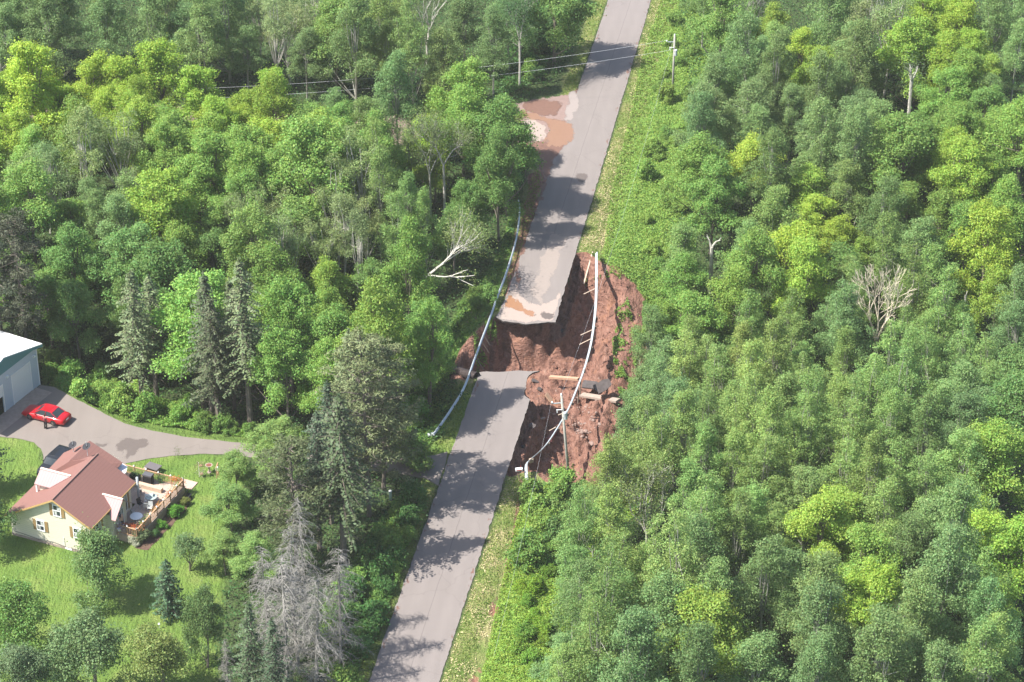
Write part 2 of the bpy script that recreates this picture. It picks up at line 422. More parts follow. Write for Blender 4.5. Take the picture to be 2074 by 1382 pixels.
redc = mixc(t, mathn(t, 'MULTIPLY', streak, .25), redc, (.38,.26,.20))
c1 = mixc(t, sp.outputs['Blue'], forest, strawf)
c1 = mixc(t, sp.outputs['Green'], c1, lawnc)
fm = mathn(t, 'ADD', sp.outputs['Red'], mathn(t, 'MULTIPLY', mathn(t, 'SUBTRACT', n_f, .5), .8))
fmr = t.nodes.new('ShaderNodeMapRange'); fmr.inputs[1].default_value = .42; fmr.inputs[2].default_value = .6; t.links.new(fm, fmr.inputs[0])
c1 = mixc(t, fmr.outputs[0], c1, redc)
t.links.new(c1, b.inputs['Base Color']); b.inputs['Roughness'].default_value = .92; b.inputs['Specular IOR Level'].default_value = .15
hgt = mathn(t, 'ADD', n_s, mathn(t, 'MULTIPLY', n_f, .5))
bumpn(t, hgt, 1.0, .5, b)
gm.materials.append(m)
ground = bpy.data.objects.new('ground', gm); COL.objects.link(ground); ground['kind'] = 'structure'

# ------------------------------------------------------------------ asphalt
_y = np.linspace(182, 328, 40); LINC = np.polyfit(_y, (xL(_y)+xR(_y))/2, 1)
def asphalt_mat(name, tint=(.198,.174,.163)):
    m, t, b = nodes_of(name)
    tc = t.nodes.new('ShaderNodeTexCoord').outputs['Object']
    mp = t.nodes.new('ShaderNodeMapping'); mp.inputs['Rotation'].default_value = (0, 0, R_(10)); mp.inputs['Scale'].default_value = (1.0, .06, 1)
    t.links.new(tc, mp.inputs[0])
    ln = noise_n(t, mp.outputs[0], 1.3, 5); f = noise_n(t, tc, 14, 4); c = noise_n(t, tc, .35, 5)
    base = ramp(t, ln, [(.3, tuple(x*.90 for x in tint)), (.7, tuple(x*1.09 for x in tint))])
    base = mixc(t, .5, base, ramp(t, c, [(.3, tuple(x*.93 for x in tint)), (.7, tuple(x*1.10 for x in tint))]))
    base = mixc(t, mathn(t, 'MULTIPLY', f, .35), base, tuple(x*.8 for x in tint))
    sx = t.nodes.new('ShaderNodeSeparateXYZ'); t.links.new(tc, sx.inputs[0])
    lat = mathn(t, 'SUBTRACT', sx.outputs[0], mathn(t, 'ADD', mathn(t, 'MULTIPLY', sx.outputs[1], LINC[0]), LINC[1]))
    wv = mathn(t, 'POWER', mathn(t, 'ABSOLUTE', mathn(t, 'SINE', mathn(t, 'MULTIPLY', lat, math.pi/1.62))), 2.0)
    if name == 'road_asphalt': base = mixc(t, mathn(t, 'MULTIPLY', wv, mathn(t, 'MULTIPLY', c, .42)), base, tuple(x*.80 for x in tint))
    if name == 'road_asphalt':
        seam = mathn(t, 'LESS_THAN', mathn(t, 'ABSOLUTE', mathn(t, 'ADD', lat, mathn(t, 'MULTIPLY', mathn(t, 'SUBTRACT', noise_n(t, tc, .5, 4), .5), .25))), .035)
        base = mixc(t, mathn(t, 'MULTIPLY', seam, .45), base, (.08,.07,.066))
    v = t.nodes.new('ShaderNodeTexVoronoi'); v.feature = 'DISTANCE_TO_EDGE'; v.inputs['Scale'].default_value = .085
    wob = noise_n(t, tc, 1.2, 3)
    vm = t.nodes.new('ShaderNodeVectorMath'); vm.operation = 'ADD'; t.links.new(tc, vm.inputs[0])
    vs = t.nodes.new('ShaderNodeVectorMath'); vs.operation = 'SCALE'; vs.inputs['Scale'].default_value = 1.4
    nn = t.nodes.new('ShaderNodeTexNoise'); nn.inputs['Scale'].default_value = .8; t.links.new(tc, nn.inputs['Vector'])
    t.links.new(nn.outputs['Color'], vs.inputs[0]); t.links.new(vs.outputs[0], vm.inputs[1]); t.links.new(vm.outputs[0], v.inputs['Vector'])
    cr = t.nodes.new('ShaderNodeMapRange'); cr.inputs[1].default_value = 0; cr.inputs[2].default_value = .006; cr.inputs[3].default_value = .22; cr.inputs[4].default_value = 0
    t.links.new(v.outputs['Distance'], cr.inputs[0])
    base = mixc(t, cr.outputs[0], base, (.09,.075,.072))
    t.links.new(base, b.inputs['Base Color']); b.inputs['Roughness'].default_value = .85; b.inputs['Specular IOR Level'].default_value = .25
    bumpn(t, f, .3, .01, b)
    return m
M['road'] = asphalt_mat('road_asphalt')
M['drive'] = asphalt_mat('driveway_asphalt', (.192,.166,.148))
M['asphaltedge'] = mat('broken_asphalt_edge', (.05,.042,.040), .95, noise=.3, nscale=6)

def sheet(name, poly, z, thick, material, kind='structure', jit=0.0, step=.7, edge=None, cat=None, label=None):
    """a flat slab with that outline: top at z, sides going down by thick"""
    pts = []
    n = len(poly)
    for i in range(n):
        a = np.array(poly[i]); c = np.array(poly[(i+1) % n]); L = np.linalg.norm(c-a); k = max(1, int(L/step))
        for j in range(k):
            p = a+(c-a)*j/k
            d = np.array((-(c-a)[1], (c-a)[0]))/(L+1e-9)
            o_ = jit*(fbm(np.array([p[0]*1.3]), np.array([p[1]*1.3]), 3)[0]) if (jit and j) else 0
            pts.append(p+d*o_)
    bm = bmesh.new()
    top = [bm.verts.new((p[0], p[1], z)) for p in pts]
    ft = bm.faces.new(top)
    if ft.calc_area() and ft.normal.z < 0: pass
    bm.normal_update()
    if ft.normal.z < 0: ft.normal_flip()
    if thick:
        bot = [bm.verts.new((p[0], p[1], z-thick)) for p in pts]
        for i in range(len(pts)):
            j = (i+1) % len(pts); fc = bm.faces.new((top[i], bot[i], bot[j], top[j])); fc.material_index = 1
        fb = bm.faces.new(bot); fb.material_index = 1
    bmesh.ops.triangulate(bm, faces=[f for f in bm.faces if len(f.verts) > 4])
    bmesh.ops.recalc_face_normals(bm, faces=bm.faces) if thick else None
    me = bpy.data.meshes.new(name); bm.to_mesh(me); bm.free()
    me.materials.append(material); me.materials.append(edge or material)
    o = bpy.data.objects.new(name, me); COL.objects.link(o)
    tag(o, kind=kind)
    if cat: tag(o, label, cat)
    return o

Ys = np.arange(100, 229.5, 3.0)
near_end = gps([(971.5,754),(985,752.5),(1010,753.5),(1050,750.5),(1078,752),(1093,751.4),(1079,755),(1069,764),(1066,779),(1062,795),(1064.5,803),(1074,809)])
Yn = near_end[-1][1]; Y0 = near_end[0][1]
pn = [(xL(Y), Y) for Y in np.arange(100, Y0-.5, 3.0)] + [tuple(p) for p in near_end] + [(xR(Y), Y) for Y in np.arange(Yn-1, 99, -3.0)]
sheet('near_road', pn, 0.0, .17, M['road'], jit=.13, step=.28, edge=M['asphaltedge'])
far_end = gps([(1129,641),(1125.5,653),(1110,652.5),(1091,655),(1066,657),(1045,653.5),(1019,651),(1004,643),(1012,625)])
pf = [(xR(Y), Y) for Y in np.arange(560, far_end[0][1]+.5, -3.0)] + [tuple(p) for p in far_end] + [(xL(Y), Y) for Y in np.arange(far_end[-1][1]+2, 561, 3.0)]
sheet('far_road', pf, 0.0, .17, M['road'], jit=.13, step=.28, edge=M['asphaltedge'])
dv = [tuple(p) for p in DRIVE]
sheet('driveway', dv, -.006, .03, M['drive'], jit=.12, step=.6)

# silt and muddy water lying on the asphalt
M['silt'] = mat('dry_silt', (.34,.255,.21), .9, noise=.12, nscale=1.2)
M['gravel'] = mat('reddish_gravel', (.27,.185,.155), .9, noise=.25, nscale=2.2, bump=.3, bscale=20)
M['mud'] = mat('wet_mud', (.155,.082,.060), .55, noise=.3, nscale=2.0)
m, t, b = nodes_of('muddy_water'); b.inputs['Base Color'].default_value = (.30,.125,.052,1); b.inputs['Roughness'].default_value = .12
b.inputs['Specular IOR Level'].default_value = .5; M['water'] = m
tc = t.nodes.new('ShaderNodeTexCoord').outputs['Object']
cc = ramp(t, noise_n(t, tc, .9, 4), [(.35, (.25,.115,.055)), (.65, (.36,.19,.10))]); t.links.new(cc, b.inputs['Base Color'])
def deposit_mat(name, c1, c2, rough, spec=.2):
    """a thin film whose rim thins out raggedly: attribute 'rim' is the distance in from the outline"""
    m, t, b = nodes_of(name); tc = t.nodes.new('ShaderNodeTexCoord').outputs['Object']; o = t.nodes['Material Output']
    mp = t.nodes.new('ShaderNodeMapping'); mp.inputs['Scale'].default_value = (1.0, .55, 1); t.links.new(tc, mp.inputs[0])
    n1 = noise_n(t, mp.outputs[0], .9, 7, .62); n2 = noise_n(t, tc, 2.6, 6)
    t.links.new(mixc(t, n2, c1, c2), b.inputs['Base Color']); b.inputs['Roughness'].default_value = rough; b.inputs['Specular IOR Level'].default_value = spec
    a = t.nodes.new('ShaderNodeAttribute'); a.attribute_name = 'rim'
    v = mathn(t, 'ADD', a.outputs['Fac'], mathn(t, 'MULTIPLY', mathn(t, 'SUBTRACT', n1, .5), 2.6))
    n3 = noise_n(t, tc, 9, 3); v = mathn(t, 'ADD', v, mathn(t, 'MULTIPLY', mathn(t, 'SUBTRACT', n3, .5), .9))
    mr = t.nodes.new('ShaderNodeMapRange'); mr.inputs[1].default_value = .20; mr.inputs[2].default_value = .23; t.links.new(v, mr.inputs[0])
    tp = t.nodes.new('ShaderNodeBsdfTransparent'); mx = t.nodes.new('ShaderNodeMixShader'); t.links.new(mr.outputs[0], mx.inputs[0])
    t.links.new(tp.outputs[0], mx.inputs[1]); t.links.new(b.outputs[0], mx.inputs[2]); t.links.new(mx.outputs[0], o.inputs['Surface']); return m
def deposit(name, px, z, material, grow=.5, clip=None):
    P = gps(px); lo = P.min(0)-grow; hi = P.max(0)+grow; st = .16
    xs = np.arange(lo[0], hi[0]+st, st); ys = np.arange(lo[1], hi[1]+st, st); X, Y = np.meshgrid(xs, ys)
    d = sdist(X, Y, P); ids = np.arange(X.size).reshape(X.shape)
    ok = (d > -grow)
    if clip is not None: ok &= clip(X, Y)
    q = ok[:-1,:-1] & ok[1:,:-1] & ok[:-1,1:] & ok[1:,1:]
    F = np.stack([ids[:-1,:-1][q], ids[:-1,1:][q], ids[1:,1:][q], ids[1:,:-1][q]], -1)
    use, inv = np.unique(F, return_inverse=True); F = inv.reshape(-1, 4)
    V = np.stack([X.ravel()[use], Y.ravel()[use], np.full(len(use), z)], -1)
    me = bpy.data.meshes.new(name); me.from_pydata(V.tolist(), [], F.tolist()); me.update()
    at2 = me.attributes.new('rim', 'FLOAT', 'POINT'); at2.data.foreach_set('value', d.ravel()[use].astype(np.float32)); me.materials.append(material)
    o = bpy.data.objects.new(name, me); COL.objects.link(o); tag(o, kind='stuff'); return o
D_silt = deposit_mat('dry_silt_film', (.33,.265,.23), (.27,.225,.20), .9)
D_water = deposit_mat('muddy_water_film', (.26,.15,.10), (.21,.125,.09), .3, .5)
D_mud = deposit_mat('wet_mud_film', (.19,.11,.085), (.12,.068,.052), .6)
D_damp = deposit_mat('damp_film', (.105,.088,.080), (.13,.108,.098), .6)
slabclip = lambda X, Y: (X > xL(Y)+.1) & (X < xR(Y)-.1) & (sdist(X, Y, FARP) > .12)
FARP = np.array(pf)
gr_ = deposit('gravel_road', [(float(a), float(b)) for a, b in [(1172,178),(1150,190),(1110,196),(1060,205),(1000,219),(900,231),(700,233),(450,221),(200,202),(-60,193),(-60,235),(200,246),(450,265),(700,285),(900,303),(1000,307),(1055,308),(1078,324),(1092,347),(1098,374),(1084,422),(1092,425),(1114,358),(1130,330),(1172,230)]], -.02, deposit_mat('reddish_gravel_bed', (.24,.17,.15), (.19,.135,.12), .9), .3); gr_['kind'] = 'structure'
deposit('silt_deposit', [(1006,644),(1020,649),(1045,652),(1080,655),(1122,651),(1127,640),(1130,622),(1138,590),(1132,588),(1120,605),(1095,618),(1075,612),(1060,598),(1052,580),(1050,556),(1042,556),(1036,580),(1024,606),(1012,630)], .004, D_silt, .3, slabclip)
deposit('silt_deposit', [(1056,245),(1080,240),(1108,252),(1112,266),(1105,280),(1098,288),(1056,289),(1050,268)], .004, D_silt, .3)
deposit('silt_deposit', [(1150,186),(1168,182),(1176,200),(1165,236),(1150,250),(1140,250),(1144,222),(1146,205)], .004, deposit_mat('thin_dust_film', (.265,.225,.21), (.24,.21,.195), .9), .6)
deposit('silt_deposit', [(1165,348),(1195,352),(1190,372),(1165,370)], .004, D_damp, .5)
deposit('silt_deposit', [(1110,470),(1150,478),(1100,620),(1070,600)], .003, deposit_mat('pale_dust_film', (.27,.225,.20), (.22,.19,.17), .9), .2, slabclip)
D_orange = deposit_mat('orange_water_film', (.29,.155,.085), (.24,.13,.08), .2, .5)
deposit('muddy_water', [(1022,600),(1038,594),(1052,612),(1066,622),(1082,630),(1082,642),(1062,640),(1045,628),(1028,624),(1017,620)], .008, D_orange, .3, slabclip)
deposit('muddy_water', [(1056,220),(1085,230),(1110,238),(1142,242),(1162,250),(1168,262),(1162,280),(1148,294),(1128,300),(1106,298),(1102,286),(1112,266),(1106,252),(1080,243),(1056,240)], .008, D_water, .3)
deposit('wet_mud', [(1056,286),(1100,286),(1152,286),(1138,305),(1124,330),(1110,360),(1098,355),(1092,342),(1078,318),(1056,304)], .006, D_mud, .4)
deposit('wet_mud', [(1060,206),(1100,200),(1132,205),(1142,214),(1130,234),(1096,236),(1060,224)], .005, D_mud, .3)
deposit('wet_mud', [(1052,545),(1064,505),(1072,470),(1088,425),(1108,375),(1112,362),(1100,368),(1080,424),(1060,470),(1050,505),(1042,540),(1040,575),(1046,592),(1054,575)], .007, D_mud, .25)
deposit('wet_mud', [(1082,638),(1092,632),(1105,630),(1118,631),(1126,636),(1124,645),(1110,647),(1096,645)], .009, D_damp, .2, slabclip)
deposit('wet_patch', [(228,902),(245,893),(262,884),(275,888),(302,891),(298,906),(280,914),(270,924),(258,932),(250,927),(250,914),(232,914)], -.001, D_damp, .4)
deposit('wet_patch', [(181,897),(217,896),(224,903),(207,909),(184,907)], -.001, D_damp, .3)
# worn shoulders: dirt and leaf litter washed over the asphalt edges
for nm_, side in (('dust_on_edge', -1), ('dust_on_edge', 1)):
    ys_ = list(np.arange(185, 330, 3.0)); e_ = (xR if side > 0 else xL)
    pl_ = [(e_(y)-side*(-.35), y) for y in ys_] + [(e_(y)-side*.55, y) for y in reversed(ys_)]
    P_ = np.array(pl_)
    _g = gps; gps_ = lambda q: P_
    st = .2; X, Y = np.meshgrid(np.arange(P_[:,0].min(), P_[:,0].max(), st), np.arange(185, 330, st))
    dd_ = .30-np.abs((X-(e_(Y)-side*.05)))*.9 ; ok = (np.abs(X-(e_(Y)-side*.05)) < .6) & (((X-e_(Y))*side) < -.03) & (sdist(X, Y, WASH) < -.3)
    ids = np.arange(X.size).reshape(X.shape); q = ok[:-1,:-1] & ok[1:,:-1] & ok[:-1,1:] & ok[1:,1:]
    F = np.stack([ids[:-1,:-1][q], ids[:-1,1:][q], ids[1:,1:][q], ids[1:,:-1][q]], -1); use, inv = np.unique(F, return_inverse=True)
    me = bpy.data.meshes.new(nm_); me.from_pydata(np.stack([X.ravel()[use], Y.ravel()[use], np.full(len(use), .002)], -1).tolist(), [], inv.reshape(-1, 4).tolist()); me.update()
    at2 = me.attributes.new('rim', 'FLOAT', 'POINT'); at2.data.foreach_set('value', (dd_.ravel()[use]-.15).astype(np.float32)); me.materials.append(D_mud)
    o = bpy.data.objects.new(nm_, me); COL.objects.link(o); tag(o, kind='stuff')

# straw lying on the right verge, grass tufts along edges
def cards(name, pts, size, col, material, up=.6, asp=.3):
    P = np.array(pts); n = len(P)
    Nn = unit(rng.normal(size=(n, 3))*np.array((.8, .8, .5)) + np.array((0, 0, up)))
    me = quads_mesh(name, leaves(P, Nn, size, asp)); me.materials.append(material)
    o = bpy.data.objects.new(name, me); COL.objects.link(o); o.color = (*col, 1); return o
M['straw'] = mat('dry_straw', (.46,.40,.22), .9, noise=.25, nscale=1.5)
n = 15000
ys = rng.uniform(180, 335, n); tt = rng.uniform(.25, 3.0, n); xs = xR(ys)+tt/.985
keep = (sdist(xs, ys, WASH) < -.3) & (fbm(xs/1.3, ys/2.6, 3) + .18*rng.normal(size=n) > np.where(ys > 214, -.02, .16))
xs, ys = xs[keep], ys[keep]
o = cards('cut_straw', np.stack([xs, ys, ground_z(xs, ys)+.04], -1), .26, (.3,.3,.1), M['straw'], up=1.6, asp=.28); tag(o, kind='stuff')

# ------------------------------------------------------------------ tree models (built once, copied many times)
def limb_path(a, b, bend, g, n=5):
    a = np.array(a, float); b = np.array(b, float); m_ = (a+b)/2 + g.normal(size=3)*bend*np.linalg.norm(b-a) + np.array((0, 0, -bend*.5*np.linalg.norm(b-a)))
    ts = np.linspace(0, 1, n)[:, None]
    return (1-ts)**2*a + 2*ts*(1-ts)*m_ + ts**2*b

def puff_leaves(centers, radii, nper, size, g, flat=.75, upb=.5, asp=.62):
    Ps = []; Ns = []
    for c, r in zip(centers, radii):
        k = max(6, int(nper*(r/np.mean(radii))**2))
        d = unit(g.normal(size=(k, 3)) + np.array((0, 0, .45)))
        rr = r*g.uniform(.35, 1.0, (k, 1))**.5*(1+.18*g.normal(size=(k, 1)))
        Ps.append(c + d*rr*np.array((1, 1, flat)))
        Ns.append(unit(d*.6 + np.array((0, 0, upb)) + .55*g.normal(size=(k, 3))))
    P = np.concatenate(Ps); Nn = np.concatenate(Ns)
    return leaves(P, Nn, size, asp, g)

def broadleaf(seed, H, R, cb, npuff, pr, nper, size, bark, rtrunk, shape='dome', sparse=0.0, limbs=10, upb=.5, lean=0.0):
    """trunk mesh + crown mesh. cb: height of the crown's base"""
    g = np.random.default_rng(seed)
    ch = H-cb; cen = []; rad = []
    nl = int(g.integers(7, 12)) if shape != 'oval' else int(g.integers(8, 13)); LB = []
    for i in range(nl):          # main boughs: each carries its own rounded or pointed mass of leaves
        a_ = 2.4*i+g.uniform(-.5, .5); q = (i+.5)/nl
        if shape == 'dome': rr, zz, lr = R*math.sqrt(1-q*.97)*g.uniform(.52, .82), cb+ch*(.16+.66*q+g.uniform(-.06, .08)), R*g.uniform(.34, .56)
        elif shape == 'oval': rr, zz, lr = R*(1-q)**.6*g.uniform(.35, .8), cb+ch*(.12+.78*q), R*(.62-.36*q)*g.uniform(.75, 1.15)
        else: rr, zz, lr = R*g.uniform(.3, .85), cb+ch*g.uniform(.35, .88), R*g.uniform(.26, .46)
        LB.append((np.array((rr*math.cos(a_), rr*math.sin(a_), zz)), lr))
    LB.append((np.array((g.normal()*.2, g.normal()*.2, H-R*(.42 if shape == 'dome' else .25))), R*(.45 if shape == 'dome' else .24)))
    wts = np.array([lr**2 for _, lr in LB]); wts /= wts.sum()
    for i in range(npuff):
        c0, lr = LB[g.choice(len(LB), p=wts)]
        for _ in range(12):
            d = unit(g.normal(size=3)+np.array((0, 0, .35)))
            if d[2] > -.5: break
        k_ = lr*g.uniform(.55, 1.0); p = c0 + d*np.array((k_, k_, k_*(.8 if shape == 'dome' else 1.35)))
        cen.append(p); rad.append(pr*g.uniform(.6, 1.2))
    for c0, lr in LB: cen.append(c0); rad.append(lr*.7)
    cen = np.array(cen); rad = np.array(rad)
    Qs = puff_leaves(cen, rad, nper, size, g, upb=upb)
    if sparse: Qs = Qs[g.random(len(Qs)) > sparse]
    # loose sprays between the clumps
    extra = cen[g.integers(0, len(cen), npuff*22)] + g.normal(size=(npuff*22, 3))*pr*.72
    Qs = np.concatenate([Qs, leaves(extra, unit(g.normal(size=(len(extra), 3))+np.array((0,0,.6))), size, .62, g)])
    crown = quads_mesh('crown', Qs)
    tb = MB()
    top = np.array((lean*H*.3+g.normal()*.25, g.normal()*.25, cb+ch*.8))
    tp = limb_path((0, 0, -.6), top, .03, g, 7)
    tb.tube(tp, np.linspace(rtrunk, rtrunk*.25, 7), 7)
    idx = np.argsort(-np.linalg.norm((cen-np.array((0,0,cb+ch*.4))), axis=1))[:limbs*2]
    for i in g.permutation(idx)[:limbs]:
        c = cen[i]; k = int(min(5, max(1, (c[2]-cb*.6)/max(.1, top[2])*6*.7)))
        s = tp[k]
        if s[2] > c[2]-.2: s = tp[max(1, k-1)]
        pth = limb_path(s, c, .08, g, 5); tb.tube(pth, np.linspace(rtrunk*.42, .02, 5), 5, cap=False)
        for _ in range(2):
            e = cen[g.integers(len(cen))]
            if np.linalg.norm(e-pth[2]) < pr*4: tb.tube(limb_path(pth[2], e, .08, g, 4), np.linspace(rtrunk*.2, .015, 4), 4, cap=False)
    return tb.mesh('trunk'), crown, bark

def spruce(seed, H, R, cb, bark, dens=1.0, size=.34, bare=0.0, droop=.35, ragged=.42):
    g = np.random.default_rng(seed); tb = MB(); P = []; Nn = []; T = []
    tb.tube([(0,0,-.6),(0,0,H*.5),(0,0,H*.97)], [H*.014+.04, H*.009+.02, .02], 7)
    z = cb
    while z < H-.15:
        f = (H-z)/(H-cb); L0 = R*(f**.72)*(.95 if f < .9 else .8) + .12
        nb = int(g.integers(5, 8)) if f < .85 else 4
        a0 = g.uniform(0, 6.28)
        for k in range(nb):
            a = a0 + 6.283*k/nb + g.normal()*.22; L = L0*(1+ragged*g.normal()*.7)
            if L < .15: continue
            L = max(.2, L); d = np.array((math.cos(a), math.sin(a), 0)); s = np.array((-d[1], d[0], 0))
            ns = max(3, int(L/.22*dens))
            for j in range(ns):
                q = (j+.5)/ns
                if q < bare and f > .3: continue
                zz = z + .12*L*math.sin(q*2.2) - droop*L*q*q + (.10*L*max(0,q-.8)*5)
                wd = .42*(1-q*.55)*min(1, L)
                for side in (-1, 1):
                    c = d*L*q + s*side*wd*g.uniform(.2, .95); c[2] = zz - abs(side)*.12*g.random() - .08
                    P.append(c); Nn.append(unit(np.array((0,0,1.0)) + d*.35 + s*side*.5 + .3*g.normal(size=3)))
            if f > .05:
                e = d*L*.85; e[2] = z + .1*L - droop*L*.7
                tb.tube([np.array((0,0,z)), d*L*.45+np.array((0,0,z+.08*L-droop*L*.2)), e], [.035, .02, .008], 4, cap=False)
        z += g.uniform(.26, .42)*(1 if H > 8 else .75)
    for k in range(10):
        P.append(np.array((g.normal()*.05, g.normal()*.05, H-.05*k))); Nn.append(unit(g.normal(size=3)))
    if cb > 2.5:   # dead lower branches
        for k in range(int(cb*5)):
            zz = g.uniform(cb*.35, cb); a = g.uniform(0, 6.28); L = R*g.uniform(.25, .7)
            tb.tube([(0,0,zz), (math.cos(a)*L*.6, math.sin(a)*L*.6, zz+.0), (math.cos(a)*L, math.sin(a)*L, zz-.25*L)], [.03,.018,.006], 3, cap=False)
    crown = quads_mesh('crown', leaves(np.array(P), np.array(Nn), size, .55, g))
    return tb.mesh('trunk'), crown, bark

def pine(seed, H, R, cb, bark, npf=70, size=.3):
    g = np.random.default_rng(seed); tb = MB()
    tp = limb_path((0,0,-.6), (g.normal()*.3, g.normal()*.3, H), .015, g, 8); tb.tube(tp, np.linspace(.20, .04, 8), 7)
    cen = []; rad = []
    z = cb
    while z < H:
        f = (z-cb)/(H-cb); L0 = R*(math.sin(math.pi*(.18+.72*f))**.8)
        for k in range(int(g.integers(3, 6))):
            a = g.uniform(0, 6.28); L = L0*g.uniform(.55, 1.15); d = np.array((math.cos(a), math.sin(a), 0))
            e = np.array((0,0,z)) + d*L; e[2] += L*g.uniform(-.05, .3)
            i = min(7, int((z+.6)/(H+.6)*7)); s = tp[i]+(tp[min(7,i+1)]-tp[i])*.3; s = np.array((s[0], s[1], z))
            pth = limb_path(s, e, .07, g, 5); tb.tube(pth, np.linspace(.055, .012, 5), 4, cap=False)
            for q in (2, 3, 4):
                if g.random() < .8:
                    cen.append(pth[q]+g.normal(size=3)*.18+np.array((0,0,.12))); rad.append(g.uniform(.32, .6))
        z += g.uniform(.4, .75)
    for k in range(int(cb*2.5)):
        zz = g.uniform(cb*.4, cb); a = g.uniform(0, 6.28); L = R*g.uniform(.3, .8)
        tb.tube([(0,0,zz), (math.cos(a)*L*.6, math.sin(a)*L*.6, zz+.1), (math.cos(a)*L, math.sin(a)*L, zz-.1*L)], [.035,.02,.006], 3, cap=False)
    Qs = puff_leaves(np.array(cen), np.array(rad), npf*.8, size, g, flat=.7, upb=.5, asp=.28)
    return tb.mesh('trunk'), quads_mesh('crown', Qs), bark

def dead_conifer(seed, H, R, cb):
    """grey spruce skeleton: trunk, drooping boughs, fine twigs"""
    g = np.random.default_rng(seed); tb = MB(); cr = MB()
    tb.tube([(0,0,-.6),(g.normal()*.1,0,H*.5),(g.normal()*.2,0,H)], [H*.012+.03, H*.008+.02, .015], 6)
    z = cb; tw = []; tn = []
    while z < H-.2:
        f = (H-z)/(H-cb); L0 = R*f**.42*(.75+.5*g.random())+.15
        for k in range(int(g.integers(3, 6))):
            a = g.uniform(0, 6.28); L = L0*g.uniform(.25, 1.2); d = np.array((math.cos(a), math.sin(a), 0))
            pth = np.array([np.array((0,0,z))+d*L*q+np.array((0,0,.1*L*math.sin(q*2.5)-.42*L*q*q+.18*L*max(0,q-.7))) for q in (0,.3,.6,.85,1)])
            cr.tube(pth, [.035,.026,.018,.011,.005], 3, cap=False)
            n = max(5, int(L*14))
            for j in range(n):
                q = g.uniform(.15, 1); i = min(3, int(q*4)); p = pth[i]+(pth[i+1]-pth[i])*(q*4-i)
                sd = np.array((-d[1], d[0], 0))*g.choice((-1, 1)); v = unit(sd*g.uniform(.3, 1)+d*g.uniform(.1,.8)+np.array((0,0,-g.uniform(.1,.8))))*g.uniform(.2,.62)
                e = p+v; sgl = unit(np.cross(v, g.normal(size=3)))*.013
                tw.append([p-sgl, p+sgl, e+sgl*.5, e-sgl*.5])
        z += g.uniform(.14, .42)
    me = cr.mesh('branches')
    # twigs as thin flat slips joined to the boughs
    V = np.array(tw); bmx = bmesh.new(); bmx.from_mesh(me)
    for q in V:
        bmx.faces.new([bmx.verts.new(p) for p in q])
    bmx.to_mesh(me); bmx.free()
    return tb.mesh('trunk'), me, M['deadwood']

def branching(seed, H, spread, levels, r0, fork_z, up=.75, nfork=3, bend=.1, minr=.018, n0=3):
    """bare limbs forking again and again; returns MB and the twig tips"""
    g = np.random.default_rng(seed); tb = MB(); tips = []
    def go(p, d, L, r, lv):
        pts = [p]; q = p.copy(); dd = d.copy()
        for k in range(4):
            dd = unit(dd + g.normal(size=3)*bend + np.array((0,0,.06*up)))
            q = q+dd*L/4; pts.append(q.copy())
        r2 = max(minr, r*.62); tb.tube(pts, np.linspace(r, r2, 5), 6 if r > .06 else (4 if r > .02 else 3), cap=False)
        if lv == 0: tips.append(q); return
        for k in range(nfork):
            ax = unit(np.cross(dd, g.normal(size=3))); ang = g.uniform(.25, .6)*spread
            nd = unit(dd*math.cos(ang)+ax*math.sin(ang)+np.array((0,0,up*.12)))
            go(pts[-1] if k else pts[-1], nd, L*g.uniform(.6, .85), r2*g.uniform(.6, .85), lv-1)
        if lv >= 1:
            ax = unit(np.cross(dd, g.normal(size=3))); nd = unit(dd*.6+ax*.8); go(pts[2], nd, L*.5, r2*.45, max(0, lv-2))
    tb.tube([(0,0,-.6), (.05,0,fork_z*.5), (0,0,fork_z)], [r0*1.1, r0, r0*.85], 7)
    for k in range(n0):
        a = 6.283*k/n0+g.uniform(-.4,.4); s_ = .38*spread*g.uniform(.6,1.2)
        go(np.array((0,0,fork_z-.15)), unit(np.array((math.cos(a)*s_, math.sin(a)*s_, 1))), (H-fork_z)*.34, r0*.62, levels)
    return tb, np.array(tips)

MODELS = {}
lap('models')
MODELS['maple'] = [broadleaf(100+i, 12.5*(.94+.03*i), 3.7, 2.6, 78, .80, 215, .20, 'bark', .2) for i in range(6)]
MODELS['fine'] = [broadleaf(140+i, 13.0, 3.4, 3.6, 84, .66, 170, .165, 'aspenbark', .16, 'oval', .06, upb=.35) for i in range(5)]
MODELS['aspen'] = [broadleaf(120+i, 13.5, 2.7, 4.2, 66, .60, 150, .155, 'aspenbark', .12, 'oval', .08, limbs=12, upb=.3) for i in range(6)]
MODELS['birch'] = [broadleaf(160+i, 13.5, 2.8, 4.4, 44, .66, 100, .17, 'palebark', .14, 'vase', .12, limbs=16, upb=.35) for i in range(3)]
MODELS['spruce'] = [spruce(200, 17, 2.7, 4.5, 'bark'), spruce(201, 18, 2.5, 5.5, 'bark', ragged=.65), spruce(202, 15.5, 2.4, 3.0, 'bark')]
MODELS['pine'] = [pine(220, 18, 3.0, 5.5, 'bark', 58), pine(221, 18, 3.3, 4.5, 'bark', 58), pine(222, 18, 3.3, 3.0, 'bark', 58)]
MODELS['bluespruce'] = [spruce(230, 6.4, 2.3, .25, 'bark', dens=1.5, size=.30, droop=.12, ragged=.15)]
MODELS['deadspruce'] = [dead_conifer(240+i, 14, 2.9, 1.5) for i in range(3)]
MODELS['round'] = [broadleaf(260, 6.6, 3.1, .6, 60, .85, 200, .19, 'bark', .2), broadleaf(261, 7.2, 3.3, 1.0, 60, .9, 190, .20, 'bark', .2)]
MODELS['small'] = [broadleaf(262, 4.4, 1.7, 1.3, 26, .5, 90, .17, 'bark', .09, 'dome', .1)]
